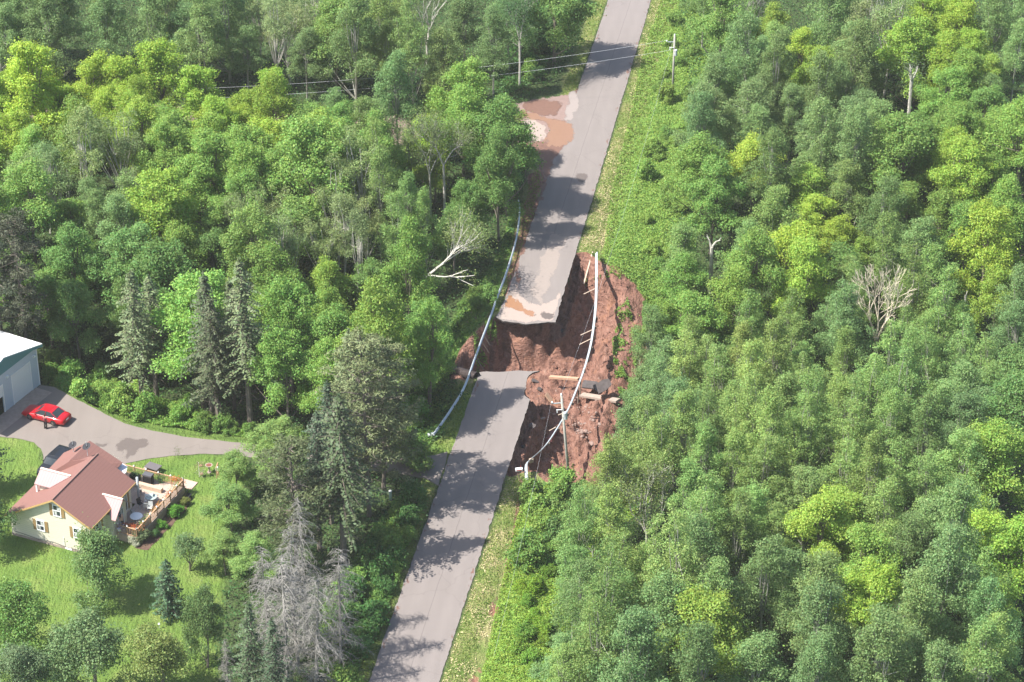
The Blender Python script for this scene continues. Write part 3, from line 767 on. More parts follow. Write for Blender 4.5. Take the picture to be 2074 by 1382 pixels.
MODELS['shrub'] = [broadleaf(280+i, 1.9, 1.35, .1, 24, .48, 110, .19, 'bark', .04, limbs=4) for i in range(3)]

lap('models done')
GREENS = {'Y': (.255,.385,.058), 'G': (.174,.302,.066), 'D': (.115,.217,.060), 'A': (.158,.254,.098), 'B': (.205,.270,.120),
          'L': (.192,.304,.089), 'S': (.128,.175,.076), 'P': (.160,.198,.085), 'BS': (.055,.118,.052), 'O': (.204,.290,.085)}
KIND = {'Y': ('maple', 'maple_tree', 'maple'), 'G': ('maple', 'maple_tree', 'maple'), 'D': ('maple', 'maple_tree', 'maple'), 'A': ('fine', 'aspen_tree', 'aspen'),
        'L': ('aspen', 'aspen_tree', 'aspen'), 'B': ('birch', 'birch_tree', 'birch'), 'S': ('spruce', 'spruce_tree', 'spruce'), 'P': ('pine', 'pine_tree', 'pine'),
        'BS': ('bluespruce', 'spruce_tree', 'spruce'), 'O': ('aspen', 'aspen_tree', 'aspen')}
ADJ = {'Y': 'bright yellow-green maple', 'G': 'mid-green leafy maple', 'D': 'dark green leafy maple', 'A': 'grey-green aspen', 'L': 'fresh green slender aspen',
       'B': 'pale birch with whitish limbs', 'O': 'olive-tinged slender aspen', 'S': 'dull green spruce', 'P': 'open-crowned pine'}
PROTO = {}
PLANTS = []         # everything labelled by position afterwards
def tree(model, idx, name, cat, loc, scale=1.0, zs=1.0, col=(.1,.2,.05), rot=None, group=None, adj=None, label=None, part2='crown', tilt=None):
    ms = MODELS[model]; tm, cm, bark = ms[idx % len(ms)]
    key = (model, idx % len(ms))
    if key not in PROTO:
        bk = M[bark] if isinstance(bark, str) else bark
        if not tm.materials: tm.materials.append(bk)
        if not cm.materials: cm.materials.append(bk if part2 == 'branches' else (M['needle'] if model in ('spruce','pine','bluespruce') else M['leaf']))
        PROTO[key] = 1
    r = bpy.data.objects.new(name, None); COL.objects.link(r); r.location = loc; r.empty_display_size = .5
    r.rotation_euler = (random.gauss(0,.02), random.gauss(0,.02), random.uniform(0, 6.28) if rot is None else rot)
    if tilt: r.rotation_euler = tilt
    r.scale = (scale, scale, zs)
    a = bpy.data.objects.new('trunk', tm); COL.objects.link(a); a.parent = r
    c = bpy.data.objects.new(part2, cm); COL.objects.link(c); c.parent = r; c.color = (*col, 1)
    r['category'] = cat
    if group: r['group'] = group
    if label: r['label'] = label
    else: PLANTS.append((r, adj or ADJ.get(cat, cat), cat, group))
    return r
def jcol(c, s=.12):
    k = 1+random.gauss(0, s); h = random.gauss(0, .03)
    return (c[0]*k*(1+h*1.6), c[1]*k, c[2]*k*(1-h))

TAKEN = []          # (x, y, radius)
def claim(x, y, r): TAKEN.append((x, y, r))
# ---- trees one can name, by the pixel of their foot
def foot(u, v, model, idx, name, cat, top, R, col, label, group=None, part2='crown', H0=None, R0=None, tilt=None, claimr=None):
    p = at(u, v)
    # height from the pixel row of the top
    lo, hi = 1.0, 40.0
    for _ in range(30):
        mid = (lo+hi)/2
        if pj(p.x, p.y, p.z+mid)[1] > top: lo = mid
        else: hi = mid
    h = lo
    r = tree(model, idx, name, cat, p, R/R0, h/H0, col, label=label, group=group, part2=part2, tilt=tilt)
    claim(p.x, p.y, claimr or R*.8); return r
CON = 'conifers between the driveway and the wood'
foot(290,826,'spruce',0,'spruce_tree','tree',545,3.0,GREENS['S'],'tall dull green spruce, leftmost in the row above the driveway',CON,H0=17,R0=2.7)
foot(318,812,'spruce',1,'spruce_tree','tree',560,2.7,GREENS['S'],'tall spruce with dead grey lower branches, second in the row above the driveway',CON,H0=18,R0=2.5)
foot(430,850,'spruce',2,'spruce_tree','tree',548,3.0,(.075,.105,.05),'bushy olive spruce, third in the row above the driveway',CON,H0=15.5,R0=2.4)
foot(443,862,'spruce',0,'spruce_tree','tree',600,2.4,(.085,.11,.05),'olive spruce with pale bare trunk standing in front of the taller ones above the driveway',CON,H0=17,R0=2.7)
foot(508,862,'spruce',1,'spruce_tree','tree',530,3.0,GREENS['S'],'tallest spruce, rightmost in the row above the driveway with a long bare trunk',CON,H0=18,R0=2.5)
foot(475,835,'spruce',2,'spruce_tree','tree',560,2.2,(.07,.10,.04),'narrow spruce tucked behind the tallest spruces above the driveway',CON,H0=15.5,R0=2.4)
PIN = 'pines beside the driveway mouth'
foot(748,1045,'pine',0,'pine_tree','tree',690,4.0,GREENS['P'],'tall open pine left of the driveway mouth',PIN,H0=18,R0=3.0)
foot(776,1000,'pine',2,'pine_tree','tree',700,4.0,GREENS['P'],'tall pine with spreading pale branches nearest the driveway mouth',PIN,H0=18,R0=3.3)
foot(716,965,'spruce',2,'spruce_tree','tree',668,3.4,GREENS['S'],'thick-trunked olive conifer behind the pines by the driveway mouth',PIN,H0=15.5,R0=2.4)
foot(697,1150,'spruce',1,'spruce_tree','tree',800,3.2,(.07,.105,.045),'dark tall spruce with long bare grey trunk above the ditch',PIN,H0=18,R0=2.5)
foot(648,1115,'spruce',1,'spruce_tree','tree',830,2.3,(.055,.09,.05),'dark spruce hung with grey twigs behind the dead trees',PIN,H0=18,R0=2.5)
foot(672,1060,'spruce',0,'spruce_tree','tree',770,2.5,(.05,.085,.045),'dark green spruce between the big pine and the driveway mouth pines',PIN,H0=17,R0=2.7)
foot(600,1150,'pine',1,'pine_tree','tree',905,3.9,(.095,.125,.05),'broad yellowish pine standing above the grey dead trees',PIN,H0=18,R0=3.3)
foot(60,745,'pine',0,'pine_tree','tree',445,3.4,(.072,.085,.05),'tall brownish pine behind the metal garage',None,H0=18,R0=3.0)
foot(10,735,'pine',1,'pine_tree','tree',500,3.0,(.06,.085,.05),'dark pine at the left photo edge behind the garage',None,H0=18,R0=3.3)
DG = 'grey dead spruces by the ditch'
foot(582,1392,'deadspruce',0,'dead_spruce','dead tree',1128,3.2,(1,1,1),'leafless grey spruce, leftmost and nearest the lawn',DG,'branches',14,2.9)
foot(604,1345,'deadspruce',1,'dead_spruce','dead tree',1068,2.7,(1,1,1),'tall leafless grey spruce in the middle of the dead group',DG,'branches',14,2.9)
foot(624,1295,'deadspruce',2,'dead_spruce','dead tree',1000,2.2,(1,1,1),'tallest leafless grey spruce, with a bare spire in front of the pine',DG,'branches',14,2.9)
foot(690,1352,'deadspruce',0,'dead_spruce','dead tree',1105,2.5,(1,1,1),'leafless grey spruce nearest the ditch',DG,'branches',14,2.9)
foot(640,1400,'deadspruce',2,'dead_spruce','dead tree',1165,2.7,(1,1,1),'leafless grey spruce at the bottom photo edge of the dead group',DG,'branches',14,2.9)
foot(545,1330,'deadspruce',1,'dead_spruce','dead tree',1110,2.4,(1,1,1),'low leafless grey spruce leaning over the small green spruces',DG,'branches',14,2.9)
foot(462,1400,'deadspruce',1,'dead_spruce','dead tree',1292,.9,(1,1,1),'thin little leafless grey spruce at the lawn corner',DG,'branches',14,2.9)
FS = 'young green spruces under the dead ones'
foot(505,1440,'spruce',2,'spruce_tree','tree',1222,1.9,(.07,.115,.05),'young green spruce below the dead grey spruces, left of the pair',FS,H0=15.5,R0=2.4)
foot(560,1450,'spruce',2,'spruce_tree','tree',1255,1.9,(.06,.10,.05),'young green spruce below the dead grey spruces, right of the pair',FS,H0=15.5,R0=2.4)
foot(830,935,'shrub',0,'shrub','shrub',890,2.2,(.16,.25,.07),'broad green bush under the pines beside the driveway mouth',None,H0=1.9,R0=1.35)
# yard trees
YT = 'trees on the lawn'
foot(207,1215,'round',0,'apple_tree','tree',1082,3.0,(.15,.245,.085),'round dense tree on the lawn in front of the house corner',YT,H0=6.6,R0=3.1)
foot(384,1157,'small',0,'apple_tree','tree',1086,1.7,(.14,.22,.09),'small thin tree on the lawn beyond the blue spruce',YT,H0=4.4,R0=1.7)
foot(345,1244,'bluespruce',0,'blue_spruce','tree',1131,2.0,GREENS['BS'],'dense dark bluish spruce alone on the lawn',YT,H0=6.4,R0=2.3)
foot(35,1330,'round',1,'apple_tree','tree',1190,3.6,(.13,.24,.06),'wide green tree at the left edge of the lawn',YT,H0=7.2,R0=3.3)
foot(190,1415,'round',0,'apple_tree','tree',1260,3.5,(.155,.24,.10),'grey-green round tree at the bottom photo edge of the lawn',YT,H0=6.6,R0=3.1)
foot(325,1425,'round',1,'apple_tree','tree',1278,3.3,(.20,.26,.08),'yellowish round tree at the bottom photo edge of the lawn',YT,H0=7.2,R0=3.3)
foot(420,1352,'round',0,'apple_tree','tree',1200,1.9,(.13,.21,.075),'upright tree with a crooked dark trunk at the lawn corner',YT,H0=6.6,R0=3.1)
foot(45,1440,'round',0,'apple_tree','tree',1312,2.6,(.145,.215,.105),'grey-green tree in the bottom left photo corner',YT,H0=6.6,R0=3.1)
foot(-38,1000,'spruce',2,'spruce_tree','tree',830,2.9,(.05,.085,.045),'dark conifer reaching in over the lawn at the left photo edge',YT,H0=15.5,R0=2.4)
foot(-45,1120,'round',1,'apple_tree','tree',975,3.2,(.08,.15,.05),'dark tree at the left photo edge shading the house gable',YT,H0=7.2,R0=3.3)
# special trees ---------------------------------------------------
def bare_tree(loc, seed, H, name, label, material, spread=1.0, levels=3, r0=.2, fork=4, scale=1, leaf=None, nleaf=40, nfork=3, n0=3, tilt=(0,0,0), group=None, up=.75, lr=.5, cat='dead tree', pmod=None):
    tb, tips = branching(seed, H, spread, levels, r0, fork, up, nfork, n0=n0)
    r = empty(name, loc); r.rotation_euler = tilt; tag(r, label, cat, group)
    tb.build('trunk', material, r)
    if leaf:
        sel = tips
        P = np.repeat(sel, nleaf, 0)+rng.normal(size=(len(sel)*nleaf, 3))*lr
        c = bpy.data.objects.new('crown', quads_mesh('crown', leaves(P, unit(rng.normal(size=P.shape)+np.array((0,0,.5))), .17)))
        c.data.materials.append(M['leaf']); COL.objects.link(c); c.parent = r; c.color = (*leaf, 1)
    claim(loc.x, loc.y, 3.2); claim(loc.x, loc.y-4.5, 2.4); claim(loc.x, loc.y-9.0, 2.0); return r
bare_tree(at(1768,765), 31, 13.5, 'dead_tree', 'tall leafless pale tan tree alone among the aspens right of the washout', M['tandead'], spread=1.0, levels=4, r0=.24, fork=4.5, up=.9)
bare_tree(at(1308,1125), 33, 10.5, 'birch_tree', 'half-bare birch clump with white stems and thin yellowish leaves', M['palebark'], spread=.85, levels=3, r0=.12, fork=2.6, leaf=(.17,.23,.075), nleaf=26, n0=4, lr=.42, cat='tree')
bare_tree(at(1437,595), 37, 9.0, 'dead_snag', 'broken white snag with stub limbs right of the road beyond the washout', M['palebark'], spread=1.6, levels=1, r0=.22, fork=6.0, nfork=2, n0=2)
bare_tree(at(1836,275), 39, 11.0, 'dead_snag', 'forked pale snag like antlers in the upper right wood', M['palebark'], spread=1.1, levels=1, r0=.24, fork=7.5, nfork=2, n0=4, leaf=(.10,.15,.075), nleaf=60, lr=.9)
bare_tree(at(1503,130), 41, 10.0, 'dead_tree', 'fine grey leafless tree at the top of the wood right of the road', M['deadwood'], levels=3, r0=.14, fork=3.5)
bare_tree(at(865,130), 43, 11, 'dead_tree', 'pale many-stemmed leafless tree at the top left of the road', M['palebark'], levels=2, r0=.16, fork=3.0, n0=4, spread=.7)
bare_tree(at(1945,700), 47, 9.0, 'dead_snag', 'short white broken snag among aspens near the right photo edge', M['palebark'], levels=0, r0=.14, fork=6.5, nfork=1, n0=1)
bare_tree(at(1052,175), 51, 13, 'birch_tree', 'white birch with its stem bared beside the wires left of the far road', M['palebark'], levels=3, r0=.13, fork=6.5, leaf=(.08,.16,.06), nleaf=45, lr=.6, cat='tree')
bare_tree(at(900,440), 53, 14, 'birch_tree', 'thin-leaved birch with a long white trunk left of the guardrail', M['palebark'], levels=3, r0=.15, fork=7.0, leaf=(.14,.20,.065), nleaf=30, lr=.5, cat='tree')
bare_tree(at(872,445), 55, 13, 'birch_tree', 'yellowish thin birch just left of the long white trunk', M['aspenbark'], levels=3, r0=.13, fork=6.0, leaf=(.13,.18,.07), nleaf=30, lr=.5, cat='tree')
# the birch blown over towards the road
r = empty('fallen_birch', at(858,560,5.0)); tag(r, 'white birch leaning over flat towards the road left of the washout', 'tree')
g = np.random.default_rng(5); tb = MB(); tips = []
def lean(p, d, L, rad, lv):
    pts = [np.array(p, float)]; dd = np.array(d, float)
    for k in range(5):
        dd = unit(dd+g.normal(size=3)*.07+np.array((0,0,.03))); pts.append(pts[-1]+dd*L/5)
    rad = max(rad, .022); tb.tube(pts, np.linspace(rad, rad*.6, 6), 5 if rad > .05 else 3, cap=lv == 3)
    if lv == 0: tips.append(pts[-1]); tips.append(pts[3]); return
    for k in range(5 if lv > 1 else 5):
        ang = g.uniform(-.85, .85); ax = unit(np.cross(dd, g.normal(size=3)))
        lean(pts[-1-(k % 3)], unit(dd*math.cos(ang)+ax*math.sin(ang)+np.array((0,0,.12))), L*g.uniform(.62,.85), rad*.5, lv-1)
lean((0,0,-.3), (.82,.25,.50), 3.4, .16, 3)
lean((.5,.1,0), (.97,-.05,-.05), 3.2, .10, 1)
tb.build('trunk', M['palebark'], r)
tips = np.array(tips); P = np.repeat(tips, 16, 0)+g.normal(size=(len(tips)*16, 3))*.55
c = bpy.data.objects.new('crown', quads_mesh('crown', leaves(P, unit(g.normal(size=P.shape)+np.array((0,0,.5))), .18))); c.data.materials.append(M['leaf'])
COL.objects.link(c); c.parent = r; c.color = (.20,.27,.09,1)
claim(r.location.x+2.5, r.location.y-3, 4.0); claim(r.location.x+2.5, r.location.y-8, 3.0); claim(r.location.x+5, r.location.y-5, 3.0)

# ---- colour and kind of the wood, read off the photograph: crown pixel -> kind
CTRL = [(30,60,'A'),(130,80,'A'),(230,90,'A'),(330,60,'A'),(450,70,'A'),(560,60,'B'),(650,100,'A'),(720,40,'G'),(800,40,'O'),(960,60,'A'),(1040,50,'A'),(1110,60,'G'),(1150,30,'D'),
(40,180,'Y'),(110,180,'Y'),(180,190,'Y'),(250,170,'Y'),(330,160,'Y'),(400,190,'Y'),(470,180,'Y'),(540,170,'Y'),(620,170,'A'),(700,170,'A'),(790,170,'A'),(880,190,'G'),(1000,160,'A'),
(30,240,'Y'),(130,240,'Y'),(250,240,'Y'),(330,240,'G'),(400,240,'Y'),(520,240,'Y'),(600,260,'G'),(690,230,'G'),(780,240,'A'),(880,230,'Y'),(960,240,'G'),(1010,250,'G'),
(50,320,'G'),(140,310,'G'),(240,350,'B'),(330,310,'G'),(420,320,'G'),(500,320,'G'),(560,300,'G'),(620,320,'G'),(740,300,'G'),(800,330,'O'),(960,320,'G'),(1010,350,'D'),
(60,400,'G'),(90,380,'B'),(150,420,'G'),(220,400,'A'),(310,425,'Y'),(400,420,'G'),(470,400,'G'),(550,440,'B'),(620,440,'G'),(700,460,'B'),(810,440,'L'),(1000,420,'D'),
(130,480,'G'),(180,540,'D'),(250,470,'A'),(350,500,'G'),(420,520,'D'),(530,480,'B'),(560,560,'G'),(650,560,'Y'),(750,560,'D'),(800,570,'G'),(880,600,'G'),(900,520,'D'),(690,520,'B'),
(150,620,'D'),(600,620,'G'),(700,620,'G'),(800,650,'Y'),(870,700,'G'),(600,700,'G'),(740,660,'G'),(850,760,'G'),(900,690,'D'),(560,640,'G'),(560,870,'L'),(460,1000,'L'),(460,1120,'L'),
(1400,60,'A'),(1460,80,'G'),(1540,90,'A'),(1620,80,'Y'),(1700,40,'A'),(1760,50,'B'),(1880,60,'Y'),(1950,80,'Y'),(2040,60,'A'),(1430,170,'A'),(1500,190,'A'),(1600,180,'A'),(1660,110,'Y'),(1750,130,'A'),
(1850,190,'A'),(1960,190,'G'),(2040,180,'A'),(1900,130,'Y'),(1400,270,'A'),(1480,260,'A'),(1570,250,'A'),(1660,230,'A'),(1750,240,'A'),(1830,250,'G'),(1900,220,'G'),(1980,240,'G'),(2050,250,'G'),
(1430,330,'G'),(1520,300,'Y'),(1590,310,'A'),(1690,320,'A'),(1650,370,'Y'),(1770,330,'A'),(1850,320,'G'),(1960,350,'Y'),(2040,330,'G'),(1350,430,'A'),(1440,400,'G'),(1540,400,'A'),(1680,420,'Y'),(1750,430,'D'),
(1830,450,'A'),(1930,400,'G'),(2030,430,'G'),(1320,530,'Y'),(1400,560,'G'),(1480,520,'A'),(1560,500,'Y'),(1630,480,'Y'),(1700,500,'D'),(1790,480,'Y'),(1880,500,'A'),(2000,540,'Y'),(2050,510,'G'),
(1330,620,'G'),(1400,620,'G'),(1500,600,'G'),(1590,580,'Y'),(1650,640,'L'),(1700,640,'A'),(1780,560,'L'),(1880,600,'L'),(1970,570,'Y'),(2050,620,'A'),
(1260,700,'A'),(1330,720,'A'),(1420,740,'O'),(1520,740,'O'),(1620,720,'L'),(1720,740,'L'),(1850,740,'L'),(1960,740,'L'),(2050,740,'A'),(1280,820,'A'),(1360,830,'A'),(1460,820,'L'),(1560,830,'O'),(1700,830,'L'),(1850,830,'L'),(1980,820,'A'),(2050,850,'D'),
(1200,900,'L'),(1290,930,'O'),(1400,920,'L'),(1550,920,'L'),(1700,920,'L'),(1850,930,'L'),(1960,900,'A'),(2030,940,'Y'),(1120,1030,'A'),(1200,1040,'L'),(1420,1030,'L'),(1530,1040,'L'),(1620,1040,'A'),
(1700,1075,'Y'),(1770,1070,'O'),(1850,1040,'A'),(1940,1080,'A'),(1990,1060,'Y'),(2040,1090,'Y'),(1100,1130,'A'),(1200,1140,'L'),(1340,1130,'O'),(1470,1140,'A'),(1600,1130,'A'),(1680,1160,'Y'),(1780,1140,'G'),(1880,1150,'A'),(1990,1160,'L'),(2050,1180,'Y'),
(1120,1240,'A'),(1250,1240,'L'),(1390,1240,'A'),(1460,1270,'Y'),(1560,1240,'A'),(1650,1250,'A'),(1760,1230,'Y'),(1860,1240,'A'),(1970,1240,'A'),(2060,1240,'L'),(1080,1340,'A'),(1200,1340,'L'),(1350,1340,'A'),(1490,1340,'A'),(1600,1350,'A'),(1750,1350,'A'),(1900,1340,'A'),(2020,1340,'L')]
CA = np.array([(a, b) for a, b, _ in CTRL], float)
def wood_kind(u, v):
    d = np.hypot(CA[:,0]-u, (CA[:,1]-v)*1.2)+np.abs(rng.normal(size=len(CA)))*9
    return CTRL[int(np.argmin(d))][2]
def is_free(x, y, r):
    return all((x-a)**2+(y-b)**2 > ((r+q)*.52)**2 for a, b, q in TAKEN)
def clear_ground(x, y, marg):
    X = np.array([x]); Y = np.array([y])
    for pz in (GARDEN_CLEAR, WASH):
        if sdist(X, Y, pz)[0] > -marg: return False
    if sdist(X, Y, CLEAR_L)[0] > -.3 and x < xR(y): return False
    if sdist(X, Y, CLEAR_R)[0] > -.3 and x > xL(y): return False
    return True
SIZES = {'maple': (12.5, 3.7), 'fine': (13.0, 3.4), 'aspen': (13.5, 2.7), 'birch': (13.5, 2.7)}
extra_spots = [((565,985),'L',3.0,8),((470,1075),'L',2.4,5.5),((458,1165),'L',2.2,5.0),((480,1010),'L',2.2,5.5),((600,1000),'D',2.0,5),((520,1190),'L',2.2,6)]
for (u, v), k, R, H in extra_spots:
    p = at(u, v); mdl = 'maple'; r = tree(mdl, random.randrange(4), 'maple_tree', 'tree', p, R/3.7, H/12.5, jcol(GREENS[k],.06), group='leafy trees along the lawn edge', adj='light green leafy tree' if k == 'L' else 'dark leafy tree'); claim(p.x, p.y, R)
lap('cand')
cand = []
for yy in np.arange(172, 352, 2.0):
    for xx in np.arange(-92, 92, 2.0):
        cand.append((xx+random.uniform(-1,1), yy+random.uniform(-1,1)))
random.shuffle(cand)
n_tree = 0
for x, y in sorted(cand, key=lambda c: random.random()):
    u0, v0 = pj(x, y, 6.5)
    if u0 < -75 or u0 > 2150 or v0 < -70 or pj(x, y, 13)[1] > 1400: continue
    if not clear_ground(x, y, .5): continue
    ug, vg = pj(x, y, 0)
    if vg > 880 and ug < 905 and ug > 380: continue
    if ug > 870 and ug < 1010 and vg > 560 and vg < 800 and xL(y)-x < 9.5: continue
    z = float(ground_z(np.array([x]), np.array([y]))[0])
    u, v = pj(x, y, z+8.5)
    k = wood_kind(u, v); mdl, nm, _ = KIND[k]
    H0, R0 = SIZES[mdl]
    s = random.choice((random.uniform(.78, 1.05), random.uniform(1.0, 1.38))) if mdl == 'maple' else random.uniform(.85, 1.15)
    if k == 'Y': s *= .88
    R = R0*s
    tr_ = x-xR(y); tl_ = xL(y)-x
    if 0 < tr_ < 14 and v0 > 350: s *= .82; R *= .82
    if not is_free(x, y, R*1.12): continue
    zs = s*random.uniform(.74, 1.16)
    if 0 < tl_ < 18 and 225 < y < 262: s *= .8; R *= .8
    dd_ = np.hypot(CA[:,0]-u, (CA[:,1]-v)*1.2); nn_ = np.argsort(dd_)[:4]; ww_ = 1/(dd_[nn_]+25)**2; ww_ /= ww_.sum()
    blend = sum(w_*np.array(GREENS[CTRL[j][2]]) for w_, j in zip(ww_, nn_)); c = jcol(tuple(.5*blend+.5*np.array(GREENS[k])), .10)
    r = tree(mdl, random.randrange(len(MODELS[mdl])), nm, 'tree', (x, y, z), s*random.uniform(.95,1.06), zs, c,
             group={'maple':'maples of the wood','fine':'aspens of the wood','aspen':'aspens of the wood','birch':'birches of the wood'}[mdl], adj=ADJ[k])
    claim(x, y, R); n_tree += 1
print('wood trees', n_tree, 'all', len(TAKEN))

lap('wood')
# ---- shrubs in the open strips
SG = 'bushes along the open strips'
def shrub_strip(poly_px, n, smin, smax, cols, adj):
    P = gps(poly_px); lo = P.min(0); hi = P.max(0); k = 0; tries = 0
    while k < n and tries < n*60:
        tries += 1
        x, y = random.uniform(lo[0], hi[0]), random.uniform(lo[1], hi[1])
        if not in_poly(np.array([x]), np.array([y]), P)[0]: continue
        s = random.uniform(smin, smax)
        if any((x-a)**2+(y-b)**2 < ((s*1.3+q)*.55)**2 for a, b, q in TAKEN): continue
        z = float(ground_z(np.array([x]), np.array([y]))[0]); c = jcol(random.choice(cols), .1)
        tree('shrub', random.randrange(3), 'shrub', 'shrub', (x, y, z), s, s*random.uniform(.75, 1.2), c, group=SG, adj=adj)
        claim(x, y, s*1.2); k += 1
LG = (.19,.31,.07); LG2 = (.15,.26,.06)
shrub_strip([(1340,-10),(1400,-10),(1420,200),(1420,330),(1380,450),(1352,560),(1300,550),(1300,530),(1290,500),(1290,400),(1320,260),(1350,120)], 26, .5, 1.1, [LG, LG2], 'bright green roadside bush')
shrub_strip([(1075,1010),(1130,985),(1250,990),(1240,1060),(1150,1090),(1110,1160),(1050,1160),(1050,1090)], 16, .7, 1.4, [LG2, (.12,.22,.06)], 'leafy bush by the utility pole')
shrub_strip([(1045,1130),(1125,1150),(1125,1300),(1110,1400),(1040,1400),(1060,1260)], 16, .4, .8, [(.17,.30,.035), (.14,.26,.04)], 'yellow-green creeper-covered bush')
shrub_strip([(90,700),(200,730),(330,755),(420,800),(420,850),(300,830),(190,800),(100,770)], 26, .6, 1.2, [LG, (.15,.28,.06)], 'bright green bush above the driveway')
shrub_strip([(700,1200),(780,1060),(835,1020),(850,1050),(800,1180),(745,1290),(700,1400),(640,1420),(660,1320)], 30, .6, 1.3, [LG2, (.075,.17,.045)], 'green bush between dead trees and ditch')
shrub_strip([(520,868),(400,868),(420,850),(640,905),(600,920)], 8, .5, .9, [LG2], 'green bush under the spruces')
shrub_strip([(890,640),(960,590),(1000,600),(985,640),(930,660),(885,700)], 7, .5, .9, [(.14,.25,.06)], 'pale green bush on the bank')
shrub_strip([(850,720),(880,740),(870,790),(885,820),(850,860),(830,880),(820,850)], 8, .7, 1.3, [LG2, (.10,.21,.04)], 'green bush left of the near guardrail')
shrub_strip([(1040,200),(1085,170),(1140,90),(1165,0),(1150,-30),(1080,100),(1030,160)], 14, .7, 1.3, [LG2, (.06,.13,.04)], 'dark green bush left of the far road')

lap('shrubs')
# ---- low leafy growth nobody could count
def cover(name, poly_px, n, size, col, hmin, hmax, extra=None):
    P = gps(poly_px); lo = P.min(0); hi = P.max(0)
    x = rng.uniform(lo[0], hi[0], n*3); y = rng.uniform(lo[1], hi[1], n*3)
    k = in_poly(x, y, P); x, y = x[k][:n], y[k][:n]
    k = (sdist(x, y, WASH) < -.2); 
    for pz in (DRIVE, SIDE): k &= sdist(x, y, pz) < -.25
    k &= ((x-xR(y)) > .3) | ((xL(y)-x) > .3)
    if extra is not None: k &= extra(x, y)
    x, y = x[k], y[k]
    h = hmin+(hmax-hmin)*np.clip(.5+.9*fbm(x/1.1, y/1.1, 3), 0, 1)*rng.uniform(.6, 1, len(x))
    o = cards(name, np.stack([x, y, ground_z(x, y)+h], -1), size, col, M['leaf'], up=.9, asp=.6); tag(o, kind='stuff'); return o
cover('undergrowth', [(1345,-20),(1430,-20),(1450,330),(1415,460),(1385,600),(1300,560),(1286,548),(1240,540),(1215,520),(1225,490),(1235,400),(1270,260),(1300,120)], 75000, .22, (.205,.325,.072), .03, .5)
cover('undergrowth', [(1095,975),(1180,985),(1260,960),(1300,900),(1320,1000),(1230,1100),(1170,1200),(1150,1420),(965,1420),(1000,1250),(1030,1120),(1045,1050),(1070,985)], 50000, .22, (.215,.335,.06), .03, .5)
cover('undergrowth', [(80,720),(200,735),(340,760),(430,810),(500,868),(500,880),(330,850),(200,800),(110,775)], 22000, .24, (.16,.29,.06), .05, .7)
cover('undergrowth', [(520,880),(640,920),(600,935),(505,905)], 3000, .24, (.09,.19,.05), .05, .5)
cover('undergrowth', [(640,1430),(650,1330),(690,1220),(720,1120),(790,1030),(850,1000),(862,1020),(830,1090),(800,1200),(740,1320),(715,1400)], 26000, .24, (.09,.19,.045), .05, .8)
cover('undergrowth', [(860,720),(890,650),(930,600),(975,575),(1010,520),(1035,430),(1046,430),(1035,520),(1000,625),(975,660),(930,680),(915,705),(905,780),(925,795),(895,880),(850,920),(830,880)], 22000, .24, (.13,.24,.055), .03, .5)
cover('undergrowth', [(1000,215),(1040,190),(1085,165),(1130,100),(1160,0),(1180,-20),(1100,-20),(1000,150)], 14000, .24, (.08,.18,.045), .03, .6)
cover('woodland_floor', [(-60,-60),(2140,-60),(2140,1500),(-60,1500)], 260000, .30, (.06,.13,.04), .05, 1.0,
      extra=lambda x, y: (sdist(x, y, CLEAR_L) < 1)*(x < xL(y))*(sdist(x, y, GARDEN_CLEAR) < 0) + (sdist(x, y, CLEAR_R) < 1)*(x > xR(y)) > 0)
cover('undergrowth', [(1238,552),(1252,560),(1258,640),(1266,700),(1252,720),(1244,690),(1236,600)], 2500, .24, (.18,.30,.07), .03, .35, extra=lambda x, y: fbm(x, y, 3) > -.1) if False else None
cover('undergrowth', [(1236,548),(1262,556),(1268,640),(1272,710),(1250,730),(1240,690),(1234,600)], 100, .24, (.18,.30,.07), .03, .35)
def tufts(n, poly, col):
    P = gps(poly); lo = P.min(0); hi = P.max(0); x = rng.uniform(lo[0], hi[0], n*2); y = rng.uniform(lo[1], hi[1], n*2); k = in_poly(x, y, P); x, y = x[k][:n], y[k][:n]
    k = fbm(x/1.2+5, y/1.2, 3) > .12; x, y = x[k], y[k]; h = rng.uniform(.02, .3, len(x))
    o = cards('grass_tufts', np.stack([x, y, ground_z(x, y)+h], -1), .24, col, M['leaf'], up=.9, asp=.45); tag(o, kind='stuff')
tufts(9000, [(1225,530),(1262,545),(1290,620),(1290,720),(1262,760),(1245,700),(1240,620)], (.17,.29,.06))
tufts(3000, [(1168,508),(1225,518),(1215,545),(1185,535)], (.2,.27,.08))
tufts(2500, [(955,660),(1000,640),(1010,655),(965,700)], (.17,.29,.06))
# small grass blades where lawns meet paving and along the shoulders
n = 30000
ys = rng.uniform(180, 335, n); sd_ = rng.random(n) < .5; tt = rng.uniform(.2, 2.4, n)
xs = np.where(sd_, xR(ys)+tt, xL(ys)-tt*.8); k = (sdist(xs, ys, WASH) < -.2) & (sdist(xs, ys, DRIVE) < -.2) & (sdist(xs, ys, SIDE) < -.2); xs, ys = xs[k], ys[k]
o = cards('verge_grass', np.stack([xs, ys, ground_z(xs, ys)+.05], -1), .22, (.16,.24,.05), M['leaf'], up=.8, asp=.3); tag(o, kind='stuff')
n = 26000
P_ = gps([(-60,890),(500,920),(500,1400),(-60,1440)]); lo = P_.min(0); hi = P_.max(0)
xs = rng.uniform(lo[0], hi[0], n); ys = rng.uniform(lo[1], hi[1], n); k = in_poly(xs, ys, LAWN); xs, ys = xs[k], ys[k]
o = cards('lawn_grass', np.stack([xs, ys, ground_z(xs, ys)+.01], -1), .13, (.15,.24,.045), M['leaf'], up=1.4, asp=.3); tag(o, kind='stuff')

lap('cover')

